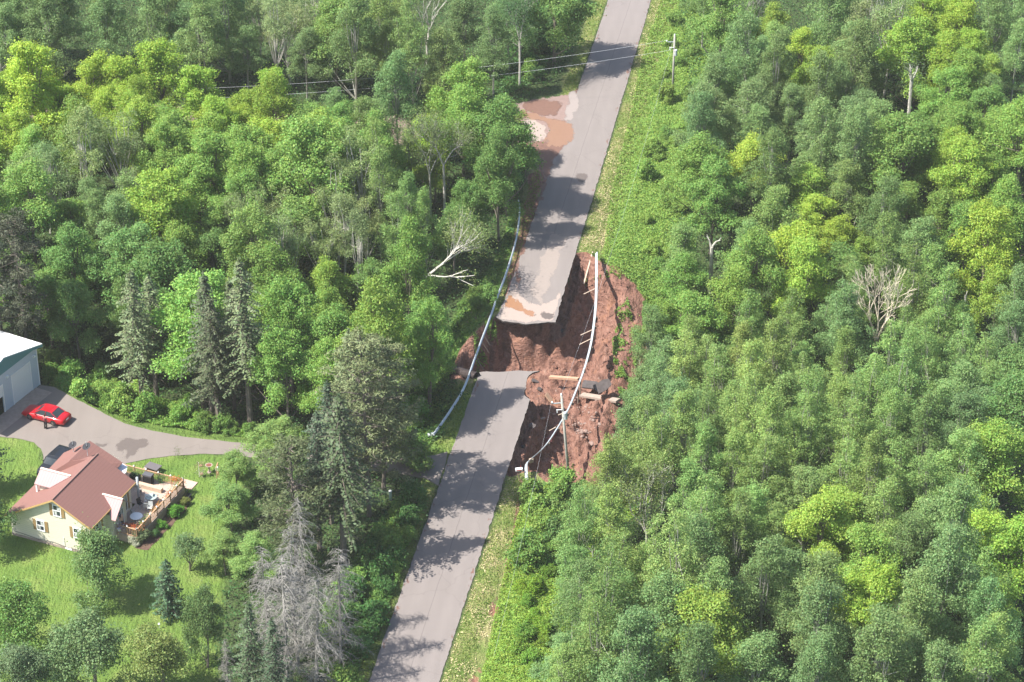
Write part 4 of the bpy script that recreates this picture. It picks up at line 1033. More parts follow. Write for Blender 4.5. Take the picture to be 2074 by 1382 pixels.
def clods(n, poly, smin, smax, material, name):
    P = gps(poly, -3.0); lo = P.min(0); hi = P.max(0)
    x = rng.uniform(lo[0], hi[0], n*2); y = rng.uniform(lo[1], hi[1], n*2); k = sdist(x, y, WASH) > .15; x, y = x[k][:n], y[k][:n]
    k = fbm(x/1.4, y/1.4, 3)+.25*rng.normal(size=len(x)) > -.05; x, y = x[k], y[k]
    inr = ((x-xR(y)) < -.1) & ((xL(y)-x) < -.1) & ((y < 234) | (y > 243)); x, y = x[~inr], y[~inr]
    z = ground_z(x, y); N_ = len(x); s = rng.uniform(smin, smax, N_)**1.3
    base = np.array([(1,0,0),(-1,0,0),(0,1,0),(0,-1,0),(0,0,.8),(0,0,-.8)]); F = [(0,2,4),(2,1,4),(1,3,4),(3,0,4)]
    v = base[None]*s[:,None,None]*rng.uniform(.6, 1.3, (N_,6,3)); a = rng.uniform(0, 6.28, N_); ca_, sa_ = np.cos(a)[:,None], np.sin(a)[:,None]
    X = v[:,:,0]*ca_-v[:,:,1]*sa_+x[:,None]; Y = v[:,:,0]*sa_+v[:,:,1]*ca_+y[:,None]; Z = v[:,:,2]+z[:,None]+s[:,None]*.2
    V = np.stack([X,Y,Z], -1).reshape(-1, 3); Fa = (np.array(F)[None]+6*np.arange(N_)[:,None,None]).reshape(-1, 3)
    me = bpy.data.meshes.new(name); me.from_pydata(V.tolist(), [], Fa.tolist()); me.materials.append(material)
    o = bpy.data.objects.new(name, me); COL.objects.link(o); tag(o, kind='stuff')
M['clod'] = mat('red_soil', (.19,.095,.068), .95, noise=.35, nscale=.8, coord='Object')
clods(3000, [(915,640),(1300,510),(1310,760),(1250,1000),(1030,980),(1060,760),(920,790)], .06, .30, M['clod'], 'soil_clods')

# ------------------------------------------------------------------ guardrails
def smooth_path(P, step=.4):
    """Catmull-Rom through the points, resampled"""
    P = [Vector(p) for p in P]; P = [P[0]*2-P[1]] + P + [P[-1]*2-P[-2]]; out_ = []
    for i in range(1, len(P)-2):
        a, b, c, d = P[i-1:i+3]; n = max(2, int((c-b).length/step))
        for k in range(n):
            t_ = k/n
            out_.append(.5*((2*b)+(c-a)*t_+(2*a-5*b+4*c-d)*t_*t_+(3*b-a-3*c+d)*t_**3))
    out_.append(P[-2]); return out_
def wbeam(path, h=.31, tilt=0.0):
    mb = MB(); prof = [(.0,-.5),(.045,-.42),(.075,-.25),(.0,-.06),(.0,.06),(.075,.25),(.045,.42),(.0,.5)]
    prof = prof + [(-.012+a, b) for a, b in reversed(prof)]
    rows = []
    for i, p in enumerate(path):
        d = (path[min(i+1, len(path)-1)]-path[max(i-1, 0)]); d.z = 0; d.normalize()
        s = Vector((-d.y, d.x, 0)); up = (Vector((0,0,1))*math.cos(tilt)+s*math.sin(tilt)); s2 = s*math.cos(tilt)-Vector((0,0,1))*math.sin(tilt)
        rows.append([p+s2*a*1.2+up*b*h for a, b in prof])
    n = len(prof); v = [q for r in rows for q in r]; f = []
    for i in range(len(rows)-1):
        for k in range(n): f.append((i*n+k, i*n+(k+1) % n, (i+1)*n+(k+1) % n, (i+1)*n+k))
    f.append(tuple(range(n))); f.append(tuple((len(rows)-1)*n+k for k in reversed(range(n))))
    mb.add(v, f); return mb
# right guardrail: from its far end beyond the hole down to the terminal near the mailbox
rr = empty('guardrail', at(1208,516)); tag(rr, 'long galvanised guardrail hanging over the washout right of the road', 'guardrail')
pr = [((1208,511),.75),((1208,560),.7),((1207,610),.55),((1203,655),.35),((1196,700),.1),((1184,745),-.1),((1168,788),-.1),((1150,830),.1),((1128,868),.35),((1104,903),.6),((1076,929),.75),((1066,940),.75),((1066,962),.75)]
PR = [Vector((*gp(u, v, z), z)) for (u, v), z in pr]
pth = smooth_path(PR, .5)
o = wbeam(pth, h=.40, tilt=.7).build('rail_beam', M['galv'], rr); o.location = -rr.location
def rel(par, v): return Vector(v)-par.location
for (u, v, z), (du, dz, sh) in zip([(1205,585,.6),(1200,668,.3),(1198,686,.2),(1176,770,-.1),(1172,790,-.1),(1146,835,0),(1126,865,.2),(1208,540,.7)],
                                   [(-1.25,-.55,1),(-1.3,-.55,1),(-1.3,-.6,1),(.0,-1.8,0),(-.05,-1.7,0),(-.8,-.2,1),(-.7,-.3,1),(0,-1.6,0)]):
    p = Vector((*gp(u, v, z), z)); q = p+Vector((du, -.25*sh, dz)); k = rel(rr, p)
    mb = MB(); mb.tube([k, k+(q-p)], .055 if sh else .075, 4); mb.build('guardrail_post', M['palewood'] if sh else M['post'], rr)
for u, v, z in [(1210,566,.68),(1209,645,.4),(1206,664,.3),(1202,684,.2),(1199,706,.05),(1192,730,-.05),(1184,752,-.1),(1160,818,.05),(1150,840,.15),(1132,870,.4),(1112,900,.6)]:
    k = rel(rr, Vector((*gp(u, v, z-.12), z-.12))); MB().box(k, (.16,.2,.34), .3).build('spacer_block', mat_dark := M['post'], rr)
e = rel(rr, Vector((*gp(1068,972,.35), .35)))
MB().tube([e+Vector((-.1,.1,.45)), e+Vector((0,-.2,.1)), e+Vector((.05,-.5,-.35))], [.16,.2,.24], 8).build('rail_end', M['galv'], rr, smooth=True)
MB().box(rel(rr, Vector((*gp(1076,933,.6), .6))), (.38,.3,.4), .5).build('rail_bracket', M['palewood'], rr)

ll = empty('guardrail', at(875,880)); tag(ll, 'galvanised guardrail left of the road, from driveway mouth to side road', 'guardrail')
pl = [((1050,407),.7),((1052,430),.7),((1047,475),.72),((1036,520),.72),((1021,565),.7),((1006,605),.6),((992,645),.45),((975,690),.3),((961,728),.25),((948,765),.35),((934,797),.5),((912,832),.68),((893,860),.72),((878,880),.6),((873,880),.45)]
PL = [Vector((*gp(u, v, z), z)) for (u, v), z in pl]
pthL = smooth_path(PL, .5)
o = wbeam(pthL, tilt=-.35).build('rail_beam', M['galv'], ll); o.location = -ll.location
for u, v, z, dx, dz in [(1050,440,.6,-.2,-1.2),(1045,470,.6,-.2,-1.2),(1038,500,.6,-.2,-1.3),(1030,530,.6,-.2,-1.3),(1017,563,.6,-.2,-1.3),(1003,598,.5,-.3,-1.3),(988,640,.4,-.2,-1.4),(978,675,.3,.75,-1.6),(975,690,.3,.85,-1.7),(962,722,.2,.9,-1.8),(954,752,.2,.8,-1.7),(930,797,.5,-.1,-1.3),(905,838,.65,-.1,-1.2),(884,868,.6,-.1,-1.1)]:
    p = rel(ll, Vector((*gp(u, v, z), z)))
    MB().tube([p, p+Vector((dx, .15, dz))], .07, 4).build('guardrail_post', M['post'], ll)
e = rel(ll, PL[-1]); MB().tube([e+Vector((.3,.1,.05)), e, e+Vector((-.3,.0,-.1))], [.15,.2,.2], 8).build('rail_end', M['galv'], ll, smooth=True)

# ------------------------------------------------------------------ poles and wires
def utility_pole(px, top_v, label):
    p = at(*px); lo, hi = 3, 20
    for _ in range(30):
        mid = (lo+hi)/2
        if pj(p.x, p.y, p.z+mid)[1] > top_v: lo = mid
        else: hi = mid
    r = empty('utility_pole', p); tag(r, label, 'utility pole')
    MB().tube([(0,0,-.8),(0,0,lo*.5),(0,0,lo)], [.16,.14,.11], 10).build('pole', M['polewood'], r, smooth=True)
    MB().box((-.40,0,lo-.9), (.95,.07,.09)).build('crossarm', M['galv'], r)
    for dx in (-.95, 0.0):
        a = MB(); a.disc((dx,0,lo-.85 if dx else lo), .07, .1, 8, .09); a.disc((dx,0,lo-.75 if dx else lo+.1), .09, .1, 8, .05); a.build('insulator', M['white'], r)
    a = MB(); a.disc((.22,-.15,lo-2.7), .19, .75, 12); a.disc((.22,-.15,lo-1.95), .19, .08, 12, .12); a.build('transformer', M['galv'], r, smooth=False)
    MB().box((.06,-.13,lo-2.5), (.25,.08,.1)).build('bracket', M['galv'], r)
    a = MB(); a.box((-.3,-.12,lo-1.6), (.5,.06,.06)); a.box((-.55,-.12,lo-1.75), (.1,.1,.35)); a.build('cutout_arm', M['white'], r)
    return r, lo
p1, h1 = utility_pole((1154,990), 800, 'weathered utility pole with crossarm standing beside the washout')
p2, h2 = utility_pole((1362,197), 72, 'thin utility pole in the bushes right of the far road')
def wire(a, b, sag, label, name='power_line', grp=None, rad=.010):
    a = Vector(a); b = Vector(b); pts = []
    for k in range(25):
        t_ = k/24; p = a.lerp(b, t_); p.z -= sag*4*t_*(1-t_); pts.append(p)
    o = MB().tube(pts, rad, 4).build(name, M['wire']); tag(o, label, 'power line', grp); return o
p1.rotation_euler = (0, -.085, 0); tp1 = p1.location+Vector((-.085*h1,0,h1+.1)); tp2 = p2.location+Vector((0,0,h2+.15))
wL = Vector((*gp(-160,178,6.0), 6.0)); wL2 = Vector((*gp(-160,200,4.5), 4.5))
wire(tp2+Vector((-.95,0,-.85)), wL, 2.7, 'upper pale power line crossing the far road', rad=.010)
wire(tp2+Vector((-.1,0,-2.1)), wL2, 2.7, 'lower pale power line crossing the far road', rad=.010)
wire(tp1, tp2, 2.4, 'thin power line from the washout pole to the far pole', rad=.006)
wire(tp1+Vector((-.95,0,-.85)), (*gp(1000,1330,7.5), 7.5), .8, 'thin power line running from the washout pole down over the near road', rad=.005)

# ------------------------------------------------------------------ mailbox
mb_p = at(1051,970)
r = empty('mailbox', mb_p, .2); tag(r, 'white mailbox with a red stripe on a post beside the near road end', 'mailbox')
MB().box((0,0,.5), (.1,.1,1.0)).build('post', M['post'], r)
a = MB(); pf_ = [(-.17,1.0),(.17,1.0),(.17,1.18)]+[(.17*math.cos(t_), 1.18+.15*math.sin(t_)) for t_ in np.linspace(.3, 2.84, 7)]+[(-.17,1.18)]
n_ = len(pf_); v_ = [(-.34, y, z) for y, z in pf_]+[(.34, y, z) for y, z in pf_]
a.add(v_, [tuple(range(n_)), tuple(range(2*n_-1, n_-1, -1))]+[(i, n_+i, n_+(i+1) % n_, (i+1) % n_) for i in range(n_)]); a.build('box', M['white'], r)
MB().box((0,-.18,1.12), (.5,.02,.09)).build('stripe', mat('red_paint', (.45,.05,.04), .5), r)
MB().box((.2,.19,1.28), (.05,.02,.26)).build('flag', bpy.data.materials['red_paint'], r)

# ------------------------------------------------------------------ debris in the washout
M['concrete'] = mat('old_concrete', (.31,.25,.21), .9, noise=.15, nscale=2.5)
M['redrock'] = mat('red_rock', (.26,.15,.12), .9, noise=.3, nscale=3)
M['palerock'] = mat('pale_rock', (.24,.17,.145), .9, noise=.25, nscale=3)
M['rust'] = mat('rusty_culvert', (.055,.042,.040), .6, metal=.2, noise=.3, nscale=3)
def slab(name, px, size, rz, rx, ry, material, label, cat, grp=None, dz=.15, seed=1):
    g = np.random.default_rng(seed); p = at(px[0], px[1], dz); n = 11
    pts = []
    for k in range(n):
        t_ = 2*math.pi*k/n; c_, s_ = math.cos(t_), math.sin(t_)
        q = 1/max(abs(c_), abs(s_)); pts.append((c_*q*size[0]/2*g.uniform(.8,1.05), s_*q*size[1]/2*g.uniform(.8,1.05)))
    mb = MB().prism(pts, -size[2]/2, size[2]/2); o = mb.build(name, material); o.location = p; o.rotation_euler = (rx, ry, rz); tag(o, label, cat, grp); return o
M['chunk'] = mat('asphalt_chunk', (.085,.072,.070), .9, noise=.25, nscale=3)
slab('asphalt_chunk', (1198,780), (2.2,1.3,.16), -.2, .15, .05, M['chunk'], 'flat dark slab of broken asphalt lying left in the debris right of the washout', 'asphalt slab', dz=1.1, seed=3)
slab('asphalt_chunk', (1220,784), (1.9,1.2,.18), .5, .65, -.3, M['chunk'], 'folded dark asphalt slab tilted up on the pale concrete plank', 'asphalt slab', dz=1.3, seed=4)
def plank(p, q, wd, th, material, name, label, cat, za=.3, zb=.3):
    a_ = at(*p, za); b_ = at(*q, zb); mid = (a_+b_)/2; d = b_-a_; L = d.length
    o = MB().box((0,0,0), (L, wd, th)).build(name, material); o.location = mid
    o.rotation_euler = d.to_track_quat('X', 'Z').to_euler(); tag(o, label, cat); return o
plank((1178,789), (1252,812), .75, .22, M['concrete'], 'concrete_plank', 'long pale concrete plank under the dark asphalt slabs', 'concrete plank', .9, .9)
plank((1114,763), (1172,768), .42, .25, mat('pale_log', (.40,.25,.17), .85, noise=.15), 'broken_beam', 'pale orange broken beam sticking out below the guardrail', 'beam', 1.4, 1.6)
plank((1106,798), (1118,814), .6, .12, mat('tan_board', (.44,.29,.20), .85, noise=.15), 'broken_board', 'tan board stuck in the dirt beside the near road notch', 'board', .3, .2)
plank((1092,842), (1100,850), .5, .12, mat('grey_board', (.34,.29,.27), .85, noise=.15), 'broken_board', 'small grey board lower in the shaded dirt', 'board', .3, .2)
plank((1182,604), (1199,590), .16, .16, M['palewood'], 'broken_post', 'pale fallen post on the red dirt near the far guardrail end', 'post', .3, .3)
plank((1110,897), (1122,876), .75, .5, mat('dark_red_steel', (.13,.045,.045), .6, noise=.2), 'metal_sheet', 'dark red metal piece below the washout pole', 'metal piece', .3, .3)
for i, (u_, v_, sz_) in enumerate([(1084,772,.9),(1093,788,.7),(1078,862,.8),(1060,905,.7),(1137,668,.8),(1060,690,.7),(1100,700,.6)]):
    slab('asphalt_fragment', (u_, v_), (sz_, sz_*.7, .12), i*1.3, .35*math.sin(i*2), .3*math.cos(i), M['chunk'], 'small broken piece of asphalt fallen below the road edge', 'asphalt fragment', 'asphalt fragments in the washout', dz=.12, seed=20+i)
# culvert
a_ = at(914,749,.45); b_ = at(966,764,.1); d_ = (b_-a_)
r = empty('culvert_pipe', a_); tag(r, 'dark corrugated culvert pipe end sticking out left of the near road', 'culvert')
pts = [d_*k/60 for k in range(61)]; rad_ = [.52+.03*math.sin(k*2.1) for k in range(61)]
cv = MB().tube(pts, rad_, 16, cap=False); cv.build('pipe', M['rust'], r, smooth=False)
MB().tube([d_*-.01, d_*.02], [.56,.56], 16).build('pipe_lip', M['black'], r)
# exposed soil cables and thin posts at the left of the hole
# stones
GR = 'stones in the washout'
def stone(p, s, material, label, grp, seed):
    g = np.random.default_rng(seed); bm = bmesh.new(); bmesh.ops.create_icosphere(bm, subdivisions=2, radius=s)
    f_ = g.uniform(.6, 1.2, 3)
    for v in bm.verts:
        n = 1+.22*math.sin(v.co.x/s*3+seed)*math.cos(v.co.y/s*2.3+seed*2)+g.normal()*.06
        v.co = Vector((v.co.x*f_[0]*n, v.co.y*f_[1]*n, v.co.z*.65*n))
    me = bpy.data.meshes.new('stone'); bm.to_mesh(me); bm.free(); me.materials.append(material)
    o = bpy.data.objects.new('stone', me); COL.objects.link(o); o.location = p; o.rotation_euler = (0, 0, g.uniform(0, 6)); tag(o, label, 'stone', grp); return o
protos = []
for i in range(4):
    protos.append(stone(at(1170+i*9, 872+i*4, .05), .24+.04*i, M['palerock'], 'pale stone in the rubble heap behind the washout pole', 'stones of the rubble heap', i+1))
def more_stones(n, poly, grp, label, smin, smax, material=None):
    P = gps(poly, -5.5); lo = P.min(0); hi = P.max(0); k = 0
    while k < n:
        x, y = random.uniform(lo[0], hi[0]), random.uniform(lo[1], hi[1])
        if not in_poly(np.array([x]), np.array([y]), P)[0]: continue
        src = random.choice(protos); o = src.copy(); COL.objects.link(o); s = random.uniform(smin, smax)
        z = float(ground_z(np.array([x]), np.array([y]))[0]); o.location = (x, y, z+.03); o.scale = (s, s, s); o.rotation_euler = (0, 0, random.uniform(0, 6.28))
        o['label'] = label; o['group'] = grp; k += 1
more_stones(46, [(1158,860),(1185,852),(1210,860),(1215,895),(1180,900),(1160,885)], 'stones of the rubble heap', 'pale stone in the rubble heap behind the washout pole', .2, .65)
more_stones(22, [(1160,812),(1215,815),(1225,835),(1170,838)], 'stones below the concrete plank', 'small stone scattered below the concrete plank', .25, .6)
more_stones(26, [(1085,770),(1230,770),(1235,860),(1100,930),(1070,900)], 'loose stones on the washout floor', 'loose small stone on the red dirt of the washout floor', .2, .55)
more_stones(14, [(930,700),(965,690),(975,740),(935,745)], 'stones beside the culvert', 'stone on the slope above the culvert pipe', .35, .9)

# ------------------------------------------------------------------ the garage
def frame_at(px_corner, ang, z=0.0):
    p = at(*px_corner); return p, ang
ga = R_(28.1)
gp0 = at(81.5, 779); gp0.z = -.05
gar = empty('metal_garage', gp0, -ga); tag(gar, 'pale metal garage with white roof and two overhead doors at the left photo edge', 'garage')
# local: +y along the door wall away from camera is 0 at the corner, the wall runs to -y; the shed extends to -x
GW, GD, GE, GP = 11.6, 14.0, 5.0, 6.6
def metal_mat(name, col, period=.3, axis_=1):
    m, t, b = nodes_of(name); tc = t.nodes.new('ShaderNodeTexCoord').outputs['Object']; s = t.nodes.new('ShaderNodeSeparateXYZ'); t.links.new(tc, s.inputs[0])
    wv = mathn(t, 'SINE', mathn(t, 'MULTIPLY', s.outputs[axis_], 2*math.pi/period)); k = mathn(t, 'POWER', mathn(t, 'ADD', mathn(t, 'MULTIPLY', wv, .5), .5), 6)
    f = noise_n(t, tc, .7, 4); c_ = mixc(t, mathn(t, 'MULTIPLY', f, .25), col, tuple(x*.75 for x in col)); t.links.new(c_, b.inputs['Base Color'])
    b.inputs['Roughness'].default_value = .65; b.inputs['Specular IOR Level'].default_value = .15
    bumpn(t, k, .5, .03, b); return m
wm = metal_mat('ribbed_wall_metal', (.50,.56,.62)); rm = metal_mat('white_roof_metal', (.80,.80,.78), .4, 1)
wl = MB()
D1 = (-4.35, -1.35, 3.5); D2 = (-9.6, -6.0, 3.3)     # door spans along y and their heights
def wallpanel(mb, y0, y1, z0, z1): mb.box((-.06,(y0+y1)/2,(z0+z1)/2), (.12, y1-y0, z1-z0))
wallpanel(wl, D1[1], 0, 0, GE); wallpanel(wl, D2[1], D1[0], 0, GE); wallpanel(wl, -GW, D2[0], 0, GE)
wallpanel(wl, D1[0], D1[1], D1[2], GE); wallpanel(wl, D2[0], D2[1], D2[2], GE)
wl.add([(-.12,0,GE),(-.12,-GW,GE),(-.12,-GW/2,GP),(0,0,GE),(0,-GW,GE),(0,-GW/2,GP)], [(0,1,2),(5,4,3),(0,3,4,1),(1,4,5,2),(2,5,3,0)])
wl.box((-GD/2-.06,-.06,GE/2), (GD-.12,.12,GE)); wl.box((-GD/2-.06,-GW+.06,GE/2), (GD-.12,.12,GE)); wl.box((-GD-.06,-GW/2,GE/2), (.12,GW,GE))
wl.build('wall', wm, gar)
rf = MB()
for s_ in (0, 1):
    y0 = .45 if s_ == 0 else -GW-.45; z0 = GE-.12
    for dz_ in (0,):
        rf.add([(.5,y0,z0),(-GD-.5,y0,z0),(-GD-.5,-GW/2,GP+.06),(.5,-GW/2,GP+.06),(.5,y0,z0+.1),(-GD-.5,y0,z0+.1),(-GD-.5,-GW/2,GP+.16),(.5,-GW/2,GP+.16)],
               [(0,1,2,3),(7,6,5,4),(0,4,5,1),(2,6,7,3),(3,7,4,0),(1,5,6,2)])
rf.build('roof', rm, gar)
teal = mat('teal_trim', (.10,.24,.27), .5)
tm_ = MB()
for s_ in (0, 1):
    y0 = .45 if s_ == 0 else -GW-.45
    tm_.add([(.502,y0,GE-.14),(.502,-GW/2,GP+.04),(.502,-GW/2,GP-.22),(.502,y0,GE-.40),(.53,y0,GE-.14),(.53,-GW/2,GP+.04),(.53,-GW/2,GP-.22),(.53,y0,GE-.40)], [(3,2,1,0),(4,5,6,7),(0,1,5,4),(2,3,7,6),(1,2,6,5),(0,4,7,3)])
tm_.build('fascia', teal, gar)
tg = MB(); tg.add([(.004,-.2,GE-.42),(.004,-GW+.2,GE-.42),(.004,-GW+.2,GE-.05),(.004,-GW/2,GP-.2),(.004,-.2,GE-.05),(.03,-.2,GE-.42),(.03,-GW+.2,GE-.42),(.03,-GW+.2,GE-.05),(.03,-GW/2,GP-.2),(.03,-.2,GE-.05)],
                  [(0,1,2,3,4),(9,8,7,6,5),(0,5,6,1),(1,6,7,2),(4,9,5,0)]); tg.build('gable_panel', teal, gar)
dm = metal_mat('white_door_panels', (.74,.75,.75), .55, 2)
d1 = MB().box((-.05,(D1[0]+D1[1])/2,D1[2]/2), (.06,D1[1]-D1[0]-.02,D1[2]-.02)).build('overhead_door', dm, gar)
d2 = MB().box((-.05,(D2[0]+D2[1])/2,2.65), (.06,D2[1]-D2[0]-.02,1.28)).build('overhead_door', dm, gar); d2['label'] = 'raised overhead door with the dark interior showing below'
fr = MB()
for a0, a1, zz in (D1, D2):
    fr.box((.02,a0-.06,zz/2), (.05,.12,zz)); fr.box((.02,a1+.06,zz/2), (.05,.12,zz)); fr.box((.02,(a0+a1)/2,zz+.06), (.05,a1-a0+.24,.12))
fr.box((.02,-.05,GE/2), (.06,.1,GE)); fr.build('door_frame', M['white'], gar)
for y_ in (-5.1,-.6): MB().box((.1,y_,3.9), (.25,.25,.18)).build('wall_lamp', M['white'], gar)
MB().box((1.0,-GW/2+.3,.02), (2.1,GW-2,.06)).build('apron', M['concrete'], gar)
# things inside the open door
tag(MB().box((0,0,.7), (3.6,1.7,.7)).box((-.2,0,1.2), (2.0,1.5,.5)).build('parked_car', M['black'], loc=gar.matrix_basis @ Vector((-3.4,-7.7,0))), 'dark car in the shade inside the open garage door', 'car')
bpy.data.objects['parked_car'].rotation_euler = (0,0,-ga)

# ------------------------------------------------------------------ cars
def car(loc, rz, L, W, H, colour, name, label, long_cabin=False, seed=0):
    """body lofted from side-profile stations; front towards -x"""
    r = empty(name, loc, rz); tag(r, label, 'car')
    paint = bpy.data.materials.new(name+'_paint'); paint.use_nodes = True; b = paint.node_tree.nodes['Principled BSDF']
    b.inputs['Base Color'].default_value = (*colour, 1); b.inputs['Roughness'].default_value = .32; b.inputs['Coat Weight'].default_value = .6; b.inputs['Coat Roughness'].default_value = .06; b.inputs['Metallic'].default_value = .1
    hood, belt = (.78, .90) if not long_cabin else (.98, 1.05)
    # stations: x fraction, half width, z bottom, z shoulder, z top centre
    st = [(-.5,.40,.38,.52,.56),(-.485,.46,.28,.60,.66),(-.43,.485,.22,hood-.14,hood-.06),(-.30,.5,.20,hood-.06,hood+.02),(-.17,.5,.20,belt-.08,belt-.01),(0,.5,.20,belt-.05,belt),(.22,.5,.20,belt-.05,belt+.01),(.34,.497,.22,belt-.06,belt+.02),(.44,.48,.25,belt-.08,belt-.01),(.49,.455,.32,belt-.16,belt-.08),(.5,.42,.40,belt-.22,belt-.14)]
    prof = lambda hw, zb, zs, zt: [(-hw*.93,zb),(-hw,zb+.12),(-hw,(zb+zs)/2),(-hw*.985,zs),(-hw*.86,zt-.015),(-hw*.45,zt+.015),(0,zt+.02),(hw*.45,zt+.015),(hw*.86,zt-.015),(hw*.985,zs),(hw,(zb+zs)/2),(hw,zb+.12),(hw*.93,zb)]
    v = []; n = 13
    for xf, hw, zb, zs, zt in st: v += [(xf*L, y*W, z) for y, z in [(a, c) for a, c in prof(hw, zb, zs, zt)]]
    f = [(i*n+k, i*n+(k+1) % n, (i+1)*n+(k+1) % n, (i+1)*n+k) for i in range(len(st)-1) for k in range(n)]
    f += [tuple(range(n-1, -1, -1)), tuple((len(st)-1)*n+k for k in range(n))]
    body = MB().add(v, f).build('body', paint, r, smooth=True)
    # cabin: glass block with a roof panel on it
    cb = [(-.20,belt-.02,.44),(-.06,H-.06,.37),(.02,H,.36),(.16,H-.01,.36),(.22,H-.06,.365),(.36,belt,.43)]
    if long_cabin: cb = [(-.22,belt-.02,.45),(-.10,H-.06,.40),(.05,H,.39),(.40,H-.02,.39),(.44,H-.08,.39),(.48,belt,.44)]
    v = [];
    for xf, z, hw in cb: v += [(xf*L,-hw*W*1.0,z),(xf*L,hw*W*1.0,z)]
    lowz = belt-.06; 
    for xf, z, hw in cb: v += [(xf*L,-.455*W,lowz),(xf*L,.455*W,lowz)]
    m_ = len(cb); f = [(2*i,2*i+1,2*i+3,2*i+2) for i in range(m_-1)]
    f += [(2*i,2*i+2,2*m_+2*i+2,2*m_+2*i) for i in range(m_-1)] + [(2*m_+2*i+1,2*m_+2*i+3,2*i+3,2*i+1) for i in range(m_-1)]
    f += [(0,2*m_,2*m_+1,1),(2*m_-1,4*m_-1,4*m_-2,2*m_-2)]
    MB().add(v, f).build('windows', M['glass'], r)
    x0, x1 = cb[1][0]*L-.03, cb[-2][0]*L+.03; rz_ = H
    ro = MB(); ro.add([(x0,-.375*W,rz_-.06),(x0+.35,-.365*W,rz_+.012),(x1-.35,-.365*W,rz_+.006),(x1,-.372*W,rz_-.06),(x0,.375*W,rz_-.06),(x0+.35,.365*W,rz_+.012),(x1-.35,.365*W,rz_+.006),(x1,.372*W,rz_-.06),
                       (x0+.35,0,rz_+.04),(x1-.35,0,rz_+.03)], [(0,1,5,4),(1,8,5),(1,2,9,8),(8,9,6,5),(2,3,7,6),(2,6,9)])
    # pillars
    for sy in (-1, 1):
        for i, j in ((0,1),(m_-1,m_-2)):
            a_ = (cb[i][0]*L, sy*cb[i][2]*W*1.0, cb[i][1]); b_ = (cb[j][0]*L, sy*cb[j][2]*W*1.0, cb[j][1]); ro.tube([a_, b_], .045, 4)
        xm = .08*L; ro.tube([(xm, sy*.455*W, belt-.02), (xm, sy*.37*W, H-.04)], .04, 4)
    ro.build('roof_panel', paint, r)
    wb = .27*L
    for sx in (-1, 1):
        for sy in (-1, 1):
            wx = sx*wb+(-.03*L if sx < 0 else 0)
            w_ = MB().tube([(0,-.10,0),(0,.10,0)], .325, 18).build('wheel', M['tyre'], r, loc=(wx, sy*(W/2-.09), .325))
            MB().tube([(0,-.105,0),(0,.105,0)], .19, 14).build('rim', M['chrome'], w_)
    for sy in (-1, 1):
        MB().box((-.492*L, sy*.33*W, .56), (.06,.34,.14)).build('headlight', M['chrome'], r)
        MB().box((.497*L, sy*.33*W, belt-.27), (.04,.42,.15)).build('taillight', mat('tail_red', (.35,.01,.01), .25), r)
        MB().box((-.14*L, sy*(W/2+.06), belt+.02), (.12,.14,.11)).build('mirror', paint, r)
    MB().box((-.497*L,0,.40), (.10,W*.86,.16)).build('bumper', paint, r)
    MB().box((.497*L,0,.42), (.10,W*.86,.18)).build('bumper', paint, r)
    MB().box((.505*L,0,.62), (.03,.42,.13)).build('number_plate', M['white'], r)
    return r
fA = at(63,851); fB = at(109,863)
ang = math.atan2(fB.y-fA.y, fB.x-fA.x)
mid = (fA+fB)/2 + Vector((-math.sin(ang), math.cos(ang), 0))*.85; mid.z = 0.0
car(mid, ang, 5.0, 1.82, 1.40, (.40,.004,.010), 'red_car', 'shiny red sedan parked on the driveway outside the garage')
sv = at(113, 950); sv.z = 0.0
car(sv, R_(64), 4.3, 1.75, 1.6, (.012,.013,.015), 'black_car', 'black sport utility car parked behind the house roof', long_cabin=True)

